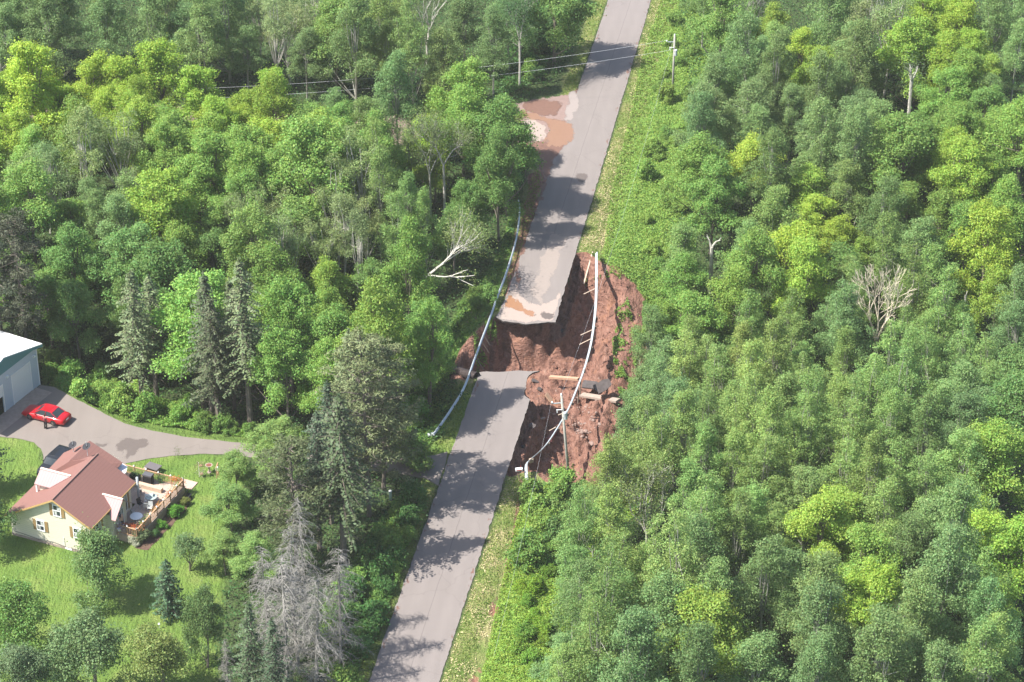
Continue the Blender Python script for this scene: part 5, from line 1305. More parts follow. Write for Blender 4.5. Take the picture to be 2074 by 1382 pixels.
# ------------------------------------------------------------------ the person
def person(loc, rz):
    r = empty('person', loc, rz); tag(r, 'person in a maroon shirt and dark trousers standing beside the red sedan', 'person')
    J = {'pel':(0,0,.93),'chest':(0,.02,1.25),'neck':(0,.02,1.46),'head':(0,.0,1.60),'top':(0,.01,1.72)}
    V = [(0,0,.93),(0,.01,1.12),(0,.02,1.33),(0,.02,1.46),(0,.0,1.56),(0,.0,1.70)]
    Rr = [.15,.135,.16,.06,.085,.075]; Ed = [(0,1),(1,2),(2,3),(3,4),(4,5)]
    for s in (-1, 1):
        b_ = len(V); V += [(s*.09,0,.88),(s*.11,-.03,.50),(s*.12,.02,.08),(s*.13,-.13,.035)]; Rr += [.095,.062,.045,.035]; Ed += [(0,b_),(b_,b_+1),(b_+1,b_+2),(b_+2,b_+3)]
        b_ = len(V); V += [(s*.19,.02,1.40),(s*.27,.03,1.14),(s*.24,-.14,.98),(s*.22,-.19,.94)]; Rr += [.055,.042,.032,.03]; Ed += [(2,b_),(b_,b_+1),(b_+1,b_+2),(b_+2,b_+3)]
        for q, (dx, ln) in enumerate(((-.03,.07),(-.01,.085),(.01,.08),(.03,.065))):
            c_ = len(V); V += [(s*.22+dx,-.23,.91),(s*.22+dx,-.235-ln*.3,.91-ln*.6)]; Rr += [.010,.008]; Ed += [(b_+3,c_),(c_,c_+1)]
        c_ = len(V); V += [(s*.22-s*.045,-.20,.92),(s*.22-s*.055,-.235,.90)]; Rr += [.011,.009]; Ed += [(b_+3,c_),(c_,c_+1)]
    me = bpy.data.meshes.new('body'); me.from_pydata(V, Ed, []); o = bpy.data.objects.new('body', me); COL.objects.link(o); o.parent = r
    sk = o.modifiers.new('skin', 'SKIN'); 
    for i, d in enumerate(me.skin_vertices[0].data): d.radius = (Rr[i], Rr[i]*(.75 if i in (0,1,2) else 1)); d.use_root = (i == 0)
    sb = o.modifiers.new('sub', 'SUBSURF'); sb.levels = 2; sb.render_levels = 2
    me.materials.append(mat('skin', (.45,.27,.20), .6))
    shirt = MB(); shirt.tube([(0,0,.90),(0,.01,1.12),(0,.02,1.34),(0,.02,1.45)], [.165,.155,.185,.09], 12)
    for s in (-1, 1): shirt.tube([(s*.13,.02,1.40),(s*.20,.02,1.36),(s*.25,.03,1.18)], [.075,.07,.06], 8)
    shirt.build('shirt', mat('maroon_cloth', (.24,.05,.06), .9), r, smooth=True)
    tr_ = MB()
    for s in (-1, 1): tr_.tube([(s*.07,0,.95),(s*.09,0,.86),(s*.11,-.03,.5),(s*.12,.02,.09)], [.12,.115,.082,.07], 10)
    tr_.build('trousers', mat('dark_cloth', (.035,.03,.03), .9), r, smooth=True)
    for s in (-1, 1): MB().box((s*.125,-.05,.04), (.09,.27,.08)).build('shoe', M['black'], r)
    MB().tube([(0,.015,1.60),(0,.02,1.68),(0,.015,1.735)], [.088,.09,.05], 10).build('hair', mat('dark_hair', (.04,.025,.02), .8), r, smooth=True)
    fc = MB(); fc.box((0,-.088,1.60), (.02,.03,.035)); fc.build('nose', bpy.data.materials['skin'], r)
    return r
pp = at(93,869); pp.z = -.006; person(pp, R_(150))

# ------------------------------------------------------------------ the house
HO = Vector((-48.247, 204.876, -.05)); HY = 0.404
HC, HS = math.cos(HY), math.sin(HY)
W_, xa, zl, za, zr, Lh, OV = 8.94, 5.32, 2.48, 5.85, 3.59, 7.58, .4
house = empty('house', HO, -HY); tag(house, 'cream clapboard cottage with brownish red roof and wooden deck', 'house')
def hl(u, v, z):
    """photo pixel on the level plane z -> house coordinates"""
    x, y = gp(u, v, z); dx, dy = x-HO.x, y-HO.y
    return Vector((dx*HC-dy*HS, dx*HS+dy*HC, z+.05))
def siding(name, col):
    m, t, b = nodes_of(name); tc = t.nodes.new('ShaderNodeTexCoord').outputs['Object']; s = t.nodes.new('ShaderNodeSeparateXYZ'); t.links.new(tc, s.inputs[0])
    fr_ = mathn(t, 'FRACT', mathn(t, 'MULTIPLY', s.outputs[2], 1/.23)); line = mathn(t, 'LESS_THAN', fr_, .14)
    f = noise_n(t, tc, .6, 4); c_ = mixc(t, mathn(t, 'MULTIPLY', f, .2), col, tuple(x*.85 for x in col)); c_ = mixc(t, mathn(t, 'MULTIPLY', line, .35), c_, tuple(x*.45 for x in col))
    t.links.new(c_, b.inputs['Base Color']); b.inputs['Roughness'].default_value = .6; bumpn(t, fr_, .6, .02, b); return m
cream = siding('cream_siding', (.70,.645,.52))
def shingle(name, col):
    m, t, b = nodes_of(name); tc = t.nodes.new('ShaderNodeTexCoord').outputs['Object']
    f = noise_n(t, tc, 9, 5); g_ = noise_n(t, tc, .5, 3); c_ = mixc(t, f, tuple(x*.78 for x in col), tuple(x*1.16 for x in col)); s3 = t.nodes.new('ShaderNodeSeparateXYZ'); t.links.new(tc, s3.inputs[0]); ln3 = mathn(t, 'LESS_THAN', mathn(t, 'FRACT', mathn(t, 'MULTIPLY', s3.outputs[2], 1/.16)), .16); c_ = mixc(t, mathn(t, 'MULTIPLY', ln3, .3), c_, tuple(x*.5 for x in col)); c_ = mixc(t, mathn(t, 'MULTIPLY', g_, .3), c_, tuple(x*.9 for x in col))
    t.links.new(c_, b.inputs['Base Color']); b.inputs['Roughness'].default_value = .8; b.inputs['Specular IOR Level'].default_value = .35; bumpn(t, f, .4, .01, b); return m
roofm = shingle('brown_red_shingles', (.21,.105,.088))
wl = MB(); e = .25
def roof_z(x):
    return zl+(za-zl)*(x+OV)/(xa+OV) if x <= xa else za+(zr-za)*(x-xa)/(W_+OV-xa)
zL, zR = roof_z(0)-.12, roof_z(W_)-.12
v = [(0,0,0),(W_,0,0),(W_,0,zR),(xa,0,za-.12),(0,0,zL)]; v += [(x, Lh, z) for x, y, z in v]
wl.add(v, [(0,1,2,3,4),(9,8,7,6,5),(0,5,6,1),(1,6,7,2),(4,9,5,0)]); wl.build('wall', cream, house)
fd = MB().box((W_/2,-.02,.12), (W_+.06,.06,.28)).box((W_+.02,Lh/2,.12), (.06,Lh,.28)).build('foundation', M['concrete'], house)
MB().box((6.35,-.06,.16), (.7,.06,.2)).build('vent', M['white'], house)
rf = MB(); th = .13
def slope(mb, x0, z0, x1, z1, y0, y1, th=.13):
    mb.add([(x0,y0,z0),(x1,y0,z1),(x1,y1,z1),(x0,y1,z0),(x0,y0,z0-th),(x1,y0,z1-th),(x1,y1,z1-th),(x0,y1,z0-th)], [(0,1,2,3),(7,6,5,4),(0,4,5,1),(1,5,6,2),(2,6,7,3),(3,7,4,0)])
slope(rf, -OV, zl, xa, za, -OV, Lh+OV); slope(rf, xa, za, W_+OV, zr, -OV, Lh+OV)
rf.build('roof', roofm, house)
MB().tube([(xa,-OV,za+.01),(xa,Lh+OV,za+.01)], .09, 6).build('ridge_cap', shingle('ridge_shingles', (.28,.155,.13)), house)
fs = MB()
yw = mat('ochre_trim', (.50,.33,.13), .6)
for (x0, z0, x1, z1) in ((-OV,zl,xa,za),(xa,za,W_+OV,zr)):
    fs.add([(x0,-OV-.03,z0-.02),(x1,-OV-.03,z1-.02),(x1,-OV-.03,z1-.2),(x0,-OV-.03,z0-.2),(x0,-OV-.003,z0-.02),(x1,-OV-.003,z1-.02),(x1,-OV-.003,z1-.2),(x0,-OV-.003,z0-.2)], [(3,2,1,0),(4,5,6,7),(0,1,5,4),(1,2,6,5),(2,3,7,6),(3,0,4,7)])
fs.box((W_+OV+.02,Lh/2,zr-.08), (.04,Lh+2*OV,.14)); fs.build('fascia', yw, house)
def window(x, y, z, w_, h_, rz=0.0, shutters=True, par=house, sill=True):
    """frame > pane, mullion; rz turns the outward normal from -y"""
    Rm = Matrix.Rotation(rz, 4, 'Z'); 
    def T(mb): 
        for a in mb.v: 
            for i in range(len(a)): a[i] = np.array(Rm @ Vector(a[i])) + np.array((x, y, z))
        return mb
    f = MB()
    f.box((0,-.03,h_/2+.05), (w_+.2,.08,.1)).box((0,-.03,-h_/2-.05), (w_+.2,.1,.1)).box((-w_/2-.05,-.03,0), (.1,.08,h_)).box((w_/2+.05,-.03,0), (.1,.08,h_)).box((0,-.03,0), (w_,.06,.06))
    fo = T(f).build('window_frame', M['white'], par)
    T(MB().box((0,-.015,0), (w_,.03,h_))).build('pane', M['glass'], fo)
    T(MB().box((-w_*.22,-.034,-h_*.25), (w_*.36,.004,h_*.36)).box((w_*.22,-.034,h_*.25), (w_*.36,.004,h_*.36))).build('curtain', mat('pale_blind', (.45,.47,.45), .5), fo)
    if shutters:
        for s in (-1, 1):
            T(MB().box((s*(w_/2+.29),-.03,0), (.34,.05,h_+.18))).build('shutter', bpy.data.materials['ochre_shutter'], par)
mat('ochre_shutter', (.29,.195,.09), .6, noise=.1)
window(5.45, 0, 4.35, .72, 1.15); window(3.4, 0, 2.05, .72, 1.05); window(7.5, 0, 2.3, .72, 1.05)
window(W_, 1.35, 2.35, .85, 1.35, math.pi/2); window(W_, 6.1, 2.1, 1.1, 1.9, math.pi/2)
MB().tube([(5.9,-.05,0.3),(5.9,-.05,1.4)], .025, 5).build('downpipe', M['white'], house)
MB().tube([(.3,-.05,.55),(3.0,-.06,.35),(4.6,-.05,.48),(6.2,-.06,.30),(8.4,-.05,.34)], .025, 4).build('wall_cable', M['black'], house)
# gabled dormer on the left slope, pale ribbed metal
pinkm = metal_mat('pink_ribbed_metal', (.40,.255,.25), .3, 0)
capm = mat('white_ridge_cap', (.70,.58,.48), .5)
def cross_gable(xr0, xr1, yc, zc, hw, drop, name, wallx=None, post=None):
    """small roof with its ridge along local x"""
    g_ = empty(name); g_.parent = house
    o_ = MB()
    for s in (-1, 1):
        y1 = yc+s*hw; zz = zc-drop
        dxl = (drop)/((za-zl)/(xa+OV)) if xr1 < xr0 else (drop)/((za-zr)/(W_+OV-xa))
        xin = xr0-dxl if xr1 < xr0 else min(xr0+dxl, xr1-.45)
        o_.add([(xr0,yc,zc),(xr1,yc,zc),(xr1,y1,zz),(xin,y1,zz),(xr0,yc,zc-.07),(xr1,yc,zc-.07),(xr1,y1,zz-.07),(xin,y1,zz-.07)], [(0,1,2,3),(7,6,5,4),(0,4,5,1),(1,5,6,2),(2,6,7,3),(3,7,4,0)])
    o_.build('metal_roof', pinkm, g_)
    MB().box(((xr0+xr1)/2,yc,zc+.04), (abs(xr1-xr0),.22,.05)).build('ridge_cap', capm, g_)
    return g_
z_d = 5.45
P_d0 = hl(163,1.0*(840+600/4.936)/1.0,z_d) if False else None
cd = hl((405+715)/2/4.936, 840+572/4.936, z_d)
yd = cd.y
g1 = cross_gable(4.55, 1.2, yd, z_d, 1.35, .95, 'dormer')
dw = MB(); zb_ = roof_z(1.6)-.05
dw.add([(1.6,yd-1.1,zb_),(1.6,yd+1.1,zb_),(1.6,yd+1.1,z_d-.85),(1.6,yd,z_d-.1),(1.6,yd-1.1,z_d-.85)], [(0,4,3,2,1)])
dw.add([(1.6,yd-1.1,zb_),(3.2,yd-1.1,roof_z(3.2)-.05),(3.2,yd-1.1,z_d-.85),(1.6,yd-1.1,z_d-.85)], [(0,1,2,3)])
dw.add([(1.6,yd+1.1,zb_),(3.2,yd+1.1,roof_z(3.2)-.05),(3.2,yd+1.1,z_d-.85),(1.6,yd+1.1,z_d-.85)], [(3,2,1,0)])
dw.build('cheek_wall', cream, g1)
MB().box((1.35,yd-1.2,(roof_z(1.35)+z_d-.95)/2), (.16,.16,z_d-.95-roof_z(1.35))).build('corner_post', M['white'], g1)
# entry gable on the right slope
z_e = 4.3
ce = hl((1040+1240)/2/4.936, 840+822/4.936, z_e)
xe0 = xa+(za-z_e)/((za-zr)/(W_+OV-xa))
g2 = cross_gable(xe0-.1, xe0+2.15, ce.y, z_e, 1.6, 1.45, 'entry_gable')
ew = MB(); ye = ce.y; x_e = W_+.75
ew.add([(x_e,ye-1.25,0),(x_e,ye+1.25,0),(x_e,ye+1.25,z_e-1.25),(x_e,ye,z_e-.1),(x_e,ye-1.25,z_e-1.25)], [(0,1,2,3,4)])
ew.add([(W_,ye-1.25,0),(x_e,ye-1.25,0),(x_e,ye-1.25,z_e-1.25),(W_,ye-1.25,z_e-1.25)], [(0,1,2,3)])
ew.add([(W_,ye+1.25,0),(x_e,ye+1.25,0),(x_e,ye+1.25,z_e-1.25),(W_,ye+1.25,z_e-1.25)], [(3,2,1,0)])
ew.build('porch_wall', cream, g2)
window(x_e, ye+.1, 1.9, .9, 1.9, math.pi/2, shutters=False, par=g2)
# back wing
wg = empty('back_wing'); wg.parent = house
wx0, wx1, wxa, wz0, wza, wy1 = -.4, 6.1, 3.1, 3.2, 5.0, 10.6
rb = MB(); wy0 = 6.9; zw = 4.95
rb.add([(-.45,5.6,2.47),(2.7,wy0,zw),(2.7,wy1,zw),(-.45,wy1,2.75)], [(0,1,2,3),(3,2,1,0)][:1])
rb.add([(-.45,5.6,2.47),(4.6,7.4,5.35),(2.7,wy0,zw)], [(0,1,2)])
rb.add([(2.7,wy0,zw),(4.7,7.6,5.30),(4.7,Lh+OV+.03,4.2),(6.3,Lh+OV+.03,3.3),(6.3,wy1,3.3),(2.7,wy1,zw)], [(5,4,3,2,0),(0,2,1)])
ro_ = rb.build('roof', roofm, wg); so_ = ro_.modifiers.new('thickness', 'SOLIDIFY'); so_.thickness = .12; so_.offset = -1
MB().tube([(2.7,wy0,zw+.01),(2.7,wy1,zw+.01)], .07, 6).build('ridge_cap', bpy.data.materials['ridge_shingles'], wg)
wx0, wx1 = -.05, 5.9
wb_ = MB(); v = [(wx0,Lh+.01,0),(wx1,Lh+.01,0),(wx1,Lh+.01,3.3),(2.7,Lh+.01,zw-.2),(wx0,Lh+.01,2.85)]; v += [(x, wy1-.35, z) for x, y, z in v]
wb_.add(v, [(0,1,2,3,4),(9,8,7,6,5),(0,5,6,1),(1,6,7,2),(4,9,5,0)]); wb_.build('wall', cream, wg)
# satellite dishes
def dish(p, s, label):
    r = empty('satellite_dish', (0,0,0)); r.parent = house; r.location = p
    r['label'] = label
    MB().tube([(0,0,-.9),(0,0,.0),(.06,-.06,.18)], .03, 5).build('mast', M['galv'], r)
    d = MB(); n1, n2 = 16, 4; vv = [(0,0,0)]
    for i in range(1, n2+1):
        for k in range(n1):
            t_ = 2*math.pi*k/n1; q = i/n2; vv.append((q*s*math.cos(t_), q*s*math.sin(t_)*.9, .18*s*q*q))
    ff = [(0,1+k,1+(k+1) % n1) for k in range(n1)] + [(1+(i-1)*n1+k, 1+(i-1)*n1+(k+1) % n1, 1+i*n1+(k+1) % n1, 1+i*n1+k) for i in range(1, n2) for k in range(n1)]
    ff += [tuple(reversed(q_)) for q_ in ff]
    o = d.add(vv, ff[:len(ff)//2]).build('reflector', mat('dish_grey', (.035,.035,.04), .9), r, smooth=True); o.location = (.06,-.08,.25); o.rotation_euler = (R_(28), R_(-14), 0)
    MB().tube([(.06,-.08,.25),(-.1,.05,.75)], .015, 4).build('feed_arm', M['galv'], r)
q = hl(148,905,4.6); q.z = roof_z(max(-.3, min(q.x, 3)))+.9 if False else q.z; dish(q, .46, 'dark satellite dish on a mast at the back roof')
q = hl(176,908,6.3); dish(q, .46, 'grey satellite dish beside the ridge')
q = hl(279,985,2.2); MB().tube([(q.x,q.y,.6),(q.x,q.y,3.3)], .13, 10).build('stove_pipe', M['galv'], house, smooth=True)

# ------------------------------------------------------------------ deck (its own thing)
DZ = .78; X0, X1, Y0d, Y1d = W_+.03, 12.0, 3.3, 12.5; YB = 8.2; XB = 5.0
deck = empty('wooden_deck', HO, -HY); tag(deck, 'cedar deck with railings wrapped round the right side of the cottage', 'deck')
def plankm(name, col):
    m, t, b = nodes_of(name); tc = t.nodes.new('ShaderNodeTexCoord').outputs['Object']; s = t.nodes.new('ShaderNodeSeparateXYZ'); t.links.new(tc, s.inputs[0])
    fr_ = mathn(t, 'FRACT', mathn(t, 'MULTIPLY', s.outputs[0], 1/.15)); line = mathn(t, 'LESS_THAN', fr_, .1)
    fl = t.nodes.new('ShaderNodeTexWhiteNoise'); fl.noise_dimensions = '1D'; t.links.new(mathn(t, 'FLOOR', mathn(t, 'MULTIPLY', s.outputs[0], 1/.15)), fl.inputs['W'])
    c_ = mixc(t, mathn(t, 'MULTIPLY', fl.outputs['Value'], .5), col, tuple(x*.75 for x in col)); c_ = mixc(t, mathn(t, 'MULTIPLY', line, .6), c_, tuple(x*.3 for x in col))
    t.links.new(c_, b.inputs['Base Color']); b.inputs['Roughness'].default_value = .75; return m
dkm = plankm('deck_planks', (.43,.335,.275))
MB().box(((X0+X1)/2,(Y0d+YB)/2,DZ-.05), (X1-X0,YB-Y0d,.1)).box(((XB+X1)/2,(YB+Y1d)/2,DZ-.05), (X1-XB,Y1d-YB,.1)).build('deck_floor', dkm, deck)
sk_ = MB(); sk_.box((X1-.02,(Y0d+Y1d)/2,DZ/2-.06), (.05,Y1d-Y0d,DZ-.12)).box(((X0+X1)/2,Y0d+.02,DZ/2-.06), (X1-X0,.05,DZ-.12)); sk_.build('skirt', M['deckwood'], deck)
def railing(a, b, every=1.35, open_=None):
    a = Vector(a); b = Vector(b); d = b-a; L = d.length; n = max(1, round(L/every)); rz_ = math.atan2(d.y, d.x)
    for i in range(n+1):
        p = a+d*i/n; MB().box((p.x,p.y,DZ+.5), (.1,.1,1.1), rz_).build('rail_post', M['rail'], deck)
        MB().disc((p.x,p.y,DZ+1.05), .09, .04, 8).disc((p.x,p.y,DZ+1.09), .07, .12, 8, .02).build('post_lamp', M['white'], deck)
    m_ = (a+b)/2
    MB().box((m_.x,m_.y,DZ+.95), (L,.12,.05), rz_).box((m_.x,m_.y,DZ+.12), (L,.05,.07), rz_).build('handrail', M['rail'], deck)
    bl = MB()
    for i in range(int(L/.16)):
        p = a+d*(i+.5)/int(L/.16); bl.box((p.x,p.y,DZ+.53), (.035,.035,.78), rz_)
    bl.build('balusters', M['rail'] if True else None, deck)
railing((X1-.06,Y0d+.06,0), (X1-.06,Y1d-.06,0)); railing((X0+.9,Y0d+.06,0), (X1-.06,Y0d+.06,0)); railing((XB,Y1d-.06,0), (X1-.06,Y1d-.06,0))
MB().box(((XB+X1)/2-.6,Y1d-1.6,DZ+.22), (X1-XB-2.0,.45,.44)).build('bench', M['deckwood'], deck)
st_ = MB()
for k in range(3): st_.box((X1-1.4,Y1d+.25+.3*k,DZ-.2-.2*k), (1.6,.3,.08))
st_.build('steps', M['deckwood'], deck)
MB().box((X1-.6,Y1d+1.5,.03), (1.7,1.3,.06)).build('paving', mat('pink_pavers', (.42,.31,.26), .9, noise=.2), deck)

HM = Matrix.Translation(HO) @ Matrix.Rotation(-HY, 4, 'Z')
def hw(x, y, z): return HM @ Vector((x, y, z))
DT = DZ
def round_table(p, rad, material, label, legs=True):
    r = empty('garden_table', p, -HY); tag(r, label, 'table')
    MB().disc((0,0,.70), rad, .03, 22).build('table_top', material, r)
    for k in range(4):
        t_ = .78+k*math.pi/2; MB().tube([(rad*.25*math.cos(t_),rad*.25*math.sin(t_),.7),(rad*.7*math.cos(t_),rad*.7*math.sin(t_),0)], .02, 5).build('leg', M['galv'], r)
    return r
def on_deck(zx, zy, z=DZ): return hl(zx/4.936, 840+zy/4.936, z)
q = on_deck(1362,1012,DZ+.7); round_table(hw(q.x,q.y,DT), .62, M['white'], 'white round table on the near part of the deck')
q = on_deck(1510,818,DZ+.7); round_table(hw(q.x,q.y,DT), .58, mat('grey_glass_top', (.30,.36,.34), .15), 'glass round table on the sunny part of the deck')
def chair(p, rz, material, label, grp=None):
    r = empty('garden_chair', p, rz); tag(r, label, 'chair', grp)
    MB().box((0,0,.42), (.46,.44,.04)).build('seat', material, r); MB().box((0,.22,.70), (.46,.04,.5), 0, -.15).build('backrest', material, r)
    for sx in (-1,1):
        for sy in (-1,1): MB().box((sx*.2,sy*.19,.21), (.035,.035,.42)).build('leg', M['galv'], r)
        MB().box((sx*.23,0,.62), (.04,.42,.03)).build('armrest', material, r)
    return r
grych = mat('pale_mesh_seat', (.42,.44,.43), .6)
for i, (zx, zy, rz_, m_, lb) in enumerate([(1470,852,.3,M['white'],'white chair beside the glass table'),(1335,985,2.6,grych,'grey chair pushed to the white table'),(1400,885,1.2,M['black'],'dark folding chair in the middle of the deck'),
        (1460,912,3.6,grych,'pale chair with a thin frame between the two tables'),(1500,925,.2,grych,'pale chair nearest the planter on the deck'),(1560,835,1.9,grych,'pale chair on the sunlit side of the glass table'),(1395,760,2.2,M['black'],'dark lounge chair by the house wall')]):
    q = on_deck(zx, zy, DZ+.4); chair(hw(q.x,q.y,DT), -HY+rz_, m_, lb)
# barbecue, boxes, umbrella, flag, planters
q = on_deck(1500,640,DZ+.5)
r = empty('barbecue', hw(q.x-.2,Y1d-.7,DT), -HY); tag(r, 'black covered barbecue by the back railing of the deck', 'barbecue')
MB().box((0,0,.45), (.9,.6,.9)).build('cabinet', M['black'], r); MB().box((0,0,.98), (1.0,.62,.16)).build('lid', mat('dark_grey_cover', (.09,.09,.10), .6), r)
r = empty('planter_box', hw(q.x-1.7,Y1d-.7,DT), -HY); tag(r, 'black planter box with a green plant by the back railing', 'planter')
MB().box((0,0,.3), (1.0,.55,.6)).build('box', M['black'], r)
def pot_leaves(par, n, R, z, col, seed=1, size=.12, mm='leaf'):
    g = np.random.default_rng(seed); P = g.normal(size=(n,3))*np.array((R[0],R[1],R[2]))*.5+np.array((0,0,z))
    o = bpy.data.objects.new('plant', quads_mesh('plant', leaves(P, unit(g.normal(size=(n,3))+np.array((0,0,.6))), size))); o.data.materials.append(M[mm]); COL.objects.link(o); o.parent = par; o.color = (*col, 1); return o
pot_leaves(r, 260, (.8,.45,.3), .75, (.07,.15,.04))
q = on_deck(1590,655,DZ+.4); r = empty('potted_plant', hw(q.x,q.y+.2,DT)); tag(r, 'round dark green potted shrub by the back railing of the deck', 'potted plant')
MB().disc((0,0,0), .16, .35, 12, .22).build('pot', M['black'], r); pot_leaves(r, 320, (.6,.6,.5), .65, (.06,.14,.04), 3)
r = empty('patio_umbrella', hw(*(on_deck(1140,545,DZ+2.0).xy), DT), -HY); tag(r, 'white cloth umbrella behind the house roof', 'umbrella')
MB().tube([(0,0,0),(0,0,2.35)], .025, 6).build('pole', M['galv'], r)
um = MB(); n_ = 8; vv = [(0,0,2.5)]+[(1.35*math.cos(2*math.pi*k/n_),1.35*math.sin(2*math.pi*k/n_),2.0) for k in range(n_)]+[(0,0,2.47)]+[(1.33*math.cos(2*math.pi*k/n_),1.33*math.sin(2*math.pi*k/n_),1.96) for k in range(n_)]
um.add(vv, [(0,1+k,1+(k+1) % n_) for k in range(n_)]+[(9,10+(k+1) % n_,10+k) for k in range(n_)]+[(1+k,10+k,10+(k+1) % n_,1+(k+1) % n_) for k in range(n_)]); um.build('canopy', mat('umbrella_cloth', (.72,.70,.74), .8), r)
# flag on a slanted staff at the porch
fl_p = hl(1260/4.936, 840+985/4.936, 3.0); r = empty('flag', hw(x_e+.05, ye-.4, 2.6), -HY); tag(r, 'striped red and white flag with blue corner hanging from the porch', 'flag')
MB().tube([(0,0,0),(.75,-.1,.45)], .015, 5).build('staff', M['white'], r)
mfl, t, b = nodes_of('flag_cloth'); tc = t.nodes.new('ShaderNodeTexCoord').outputs['Object']; s = t.nodes.new('ShaderNodeSeparateXYZ'); t.links.new(tc, s.inputs[0])
stp = mathn(t, 'GREATER_THAN', mathn(t, 'FRACT', mathn(t, 'MULTIPLY', s.outputs[0], 1/.077)), .5)
can = mathn(t, 'MULTIPLY', mathn(t, 'GREATER_THAN', s.outputs[2], -.12), mathn(t, 'LESS_THAN', s.outputs[0], .45))
t.links.new(mixc(t, can, mixc(t, stp, (.55,.03,.04), (.75,.72,.70)), (.02,.03,.14)), b.inputs['Base Color']); b.inputs['Roughness'].default_value = .8
fg = MB(); vv = []
for i in range(9):
    for j in range(7):
        x_ = .18+i*.065; z_ = .14+.3*(i/8)-j*.13; vv.append((x_, -.05-.05*i*.3+.04*math.sin(j*.9+i*.7), z_))
fg.add(vv, [(i*7+j,(i+1)*7+j,(i+1)*7+j+1,i*7+j+1) for i in range(8) for j in range(6)]); fg.build('cloth', mfl, r)
# flower troughs along the right railing
FT = 'flower troughs on the deck railing'
for i, (zx, zy, lb, c_, L_) in enumerate([(1450,1060,'flower trough with yellow-green leaves on the near right railing',(.16,.24,.05),1.0),(1575,920,'long trough of orange and green flowers midway along the right railing',(.30,.20,.05),1.3),(1785,700,'bushy bright green trough at the far corner of the deck',(.14,.26,.05),1.2),(1310,1112,'trough of orange flowers on the near end railing',(.42,.12,.03),1.0),(1690,790,'orange flower trough near the far corner of the right railing',(.40,.15,.05),.7),(1780,650,'orange flower trough on the back railing by the steps',(.45,.17,.03),.8)]):
    q = on_deck(zx, zy, DZ+.8); r = empty('flower_trough', hw(min(q.x,X1-.3),q.y,DT+.62), -HY); tag(r, lb, 'flower trough', FT)
    ori = (L_,.25,.22) if i in (3,5) else (.25,L_,.22); MB().box((0,0,.0), ori).build('trough', M['rail'], r)
    pot_leaves(r, 240, (ori[0]*1.1,ori[1]*1.1,.3), .22, c_, i, .12)
    pot_leaves(r, 60, (ori[0]*1.1,ori[1]*1.1,.3), .30, (.45,.16,.04) if i % 2 else (.55,.50,.40), i+9, .10)
for i, (zx, zy, lb) in enumerate([(1185,1105,'pot of lavender flowers hanging at the near porch corner'),(1385,715,'white flower pot by the stove pipe'),(1090,430,'white flower pot on the far left rail behind the roof')]):
    q = on_deck(zx, zy, DZ+1.0); r = empty('flower_pot', hw(q.x,q.y,DT+.4)); tag(r, lb, 'flower pot'); MB().disc((0,0,0), .13, .25, 10, .18).build('pot', M['white'], r); pot_leaves(r, 160, (.5,.5,.35), .38, (.36,.28,.46) if i == 0 else (.4,.42,.36), i+30, .09)

# garden bed shrubs along the deck
GB = 'shrubs in the bed along the deck'
for i, (zx, zy, s, c_, lb) in enumerate([(1750,1010,.62,(.10,.26,.035),'large bright green shrub in the bed right of the deck'),(1625,1130,.45,(.11,.27,.04),'round bright green shrub nearer in the deck bed'),(1850,900,.42,(.16,.19,.05),'yellowish shrub at the far end of the deck bed'),
        (1690,960,.4,(.06,.14,.04),'dark shrub behind the largest bright one in the deck bed'),(1540,1215,.42,(.06,.14,.04),'small dark shrub at the near end of the deck bed'),(1400,1260,.7,(.14,.19,.09),'pale flowering shrub at the near deck corner'),(1330,1290,.45,(.38,.40,.30),'white flowering shrub at the near deck corner')]):
    p = at(zx/4.936, 840+zy/4.936); tree('shrub', i, 'shrub', 'shrub', p, s, s*.85, c_, label=lb, group=GB)
bed = [(hw(X1+.02,Y0d-.6,0)), (hw(X1+1.3,Y0d-.4,0)), (hw(X1+1.5,Y1d-2.5,0)), (hw(X1+.9,Y1d-.2,0)), (hw(X1+.02,Y1d-.2,0))]
sheet('garden_bed', [(p.x, p.y) for p in bed], -.03, 0, mat('bed_soil', (.10,.062,.045), .95, noise=.3, nscale=3), jit=.2, step=.4)

# lawn furniture
q = at(424,957); r = empty('bird_bath', q); tag(r, 'grey bird bath with a round basin on the lawn near the driveway', 'bird bath')
MB().disc((0,0,0), .24, .1, 14, .2).tube([(0,0,.08),(0,0,.4),(0,0,.78)], [.1,.06,.09], 10).build('pedestal', M['concrete'], r)
MB().disc((0,0,.78), .2, .12, 20, .38).build('basin', M['concrete'], r); MB().disc((0,0,.885), .28, .02, 20, .28).build('water', mat('rusty_water', (.20,.08,.06), .15), r)
q = at(440,978); r = empty('bird_feeder', q, -.1); tag(r, 'wooden swing frame with a bird feeder right of the bird bath', 'bird feeder')
f_ = MB(); f_.box((0,0,.95), (.09,.09,1.9)).box((.0,.75,.95), (.09,.09,1.9)).box((0,.37,1.82), (.1,.95,.1)).box((0,.37,.9), (.07,.7,.07)); f_.build('frame', M['rail'], r)
MB().box((0,.37,1.45), (.28,.28,.34)).build('feeder_house', M['white'], r)
for u, v, lb, c_ in [(404,966,'hanging basket plant on a white hook left of the bird bath',(.22,.20,.11))]:
    r = empty('plant_hanger', at(u, v)); tag(r, 'white double plant hanger with two baskets left of the bird bath', 'plant hanger')
    MB().tube([(0,0,0),(0,0,1.75)], .025, 5).build('pole', M['white'], r)
    for s, hh, cc in ((1,1.35,(.24,.21,.12)),(1,.35,(.33,.32,.24))):
        b_ = MB().disc((.22,0,hh-.1), .12, .16, 10, .2).build('basket', M['rail'], r); pl_ = pot_leaves(b_, 200, (.5,.5,.35), hh+.12, cc, int(hh*10), .1); pl_.location = (.22,0,0)
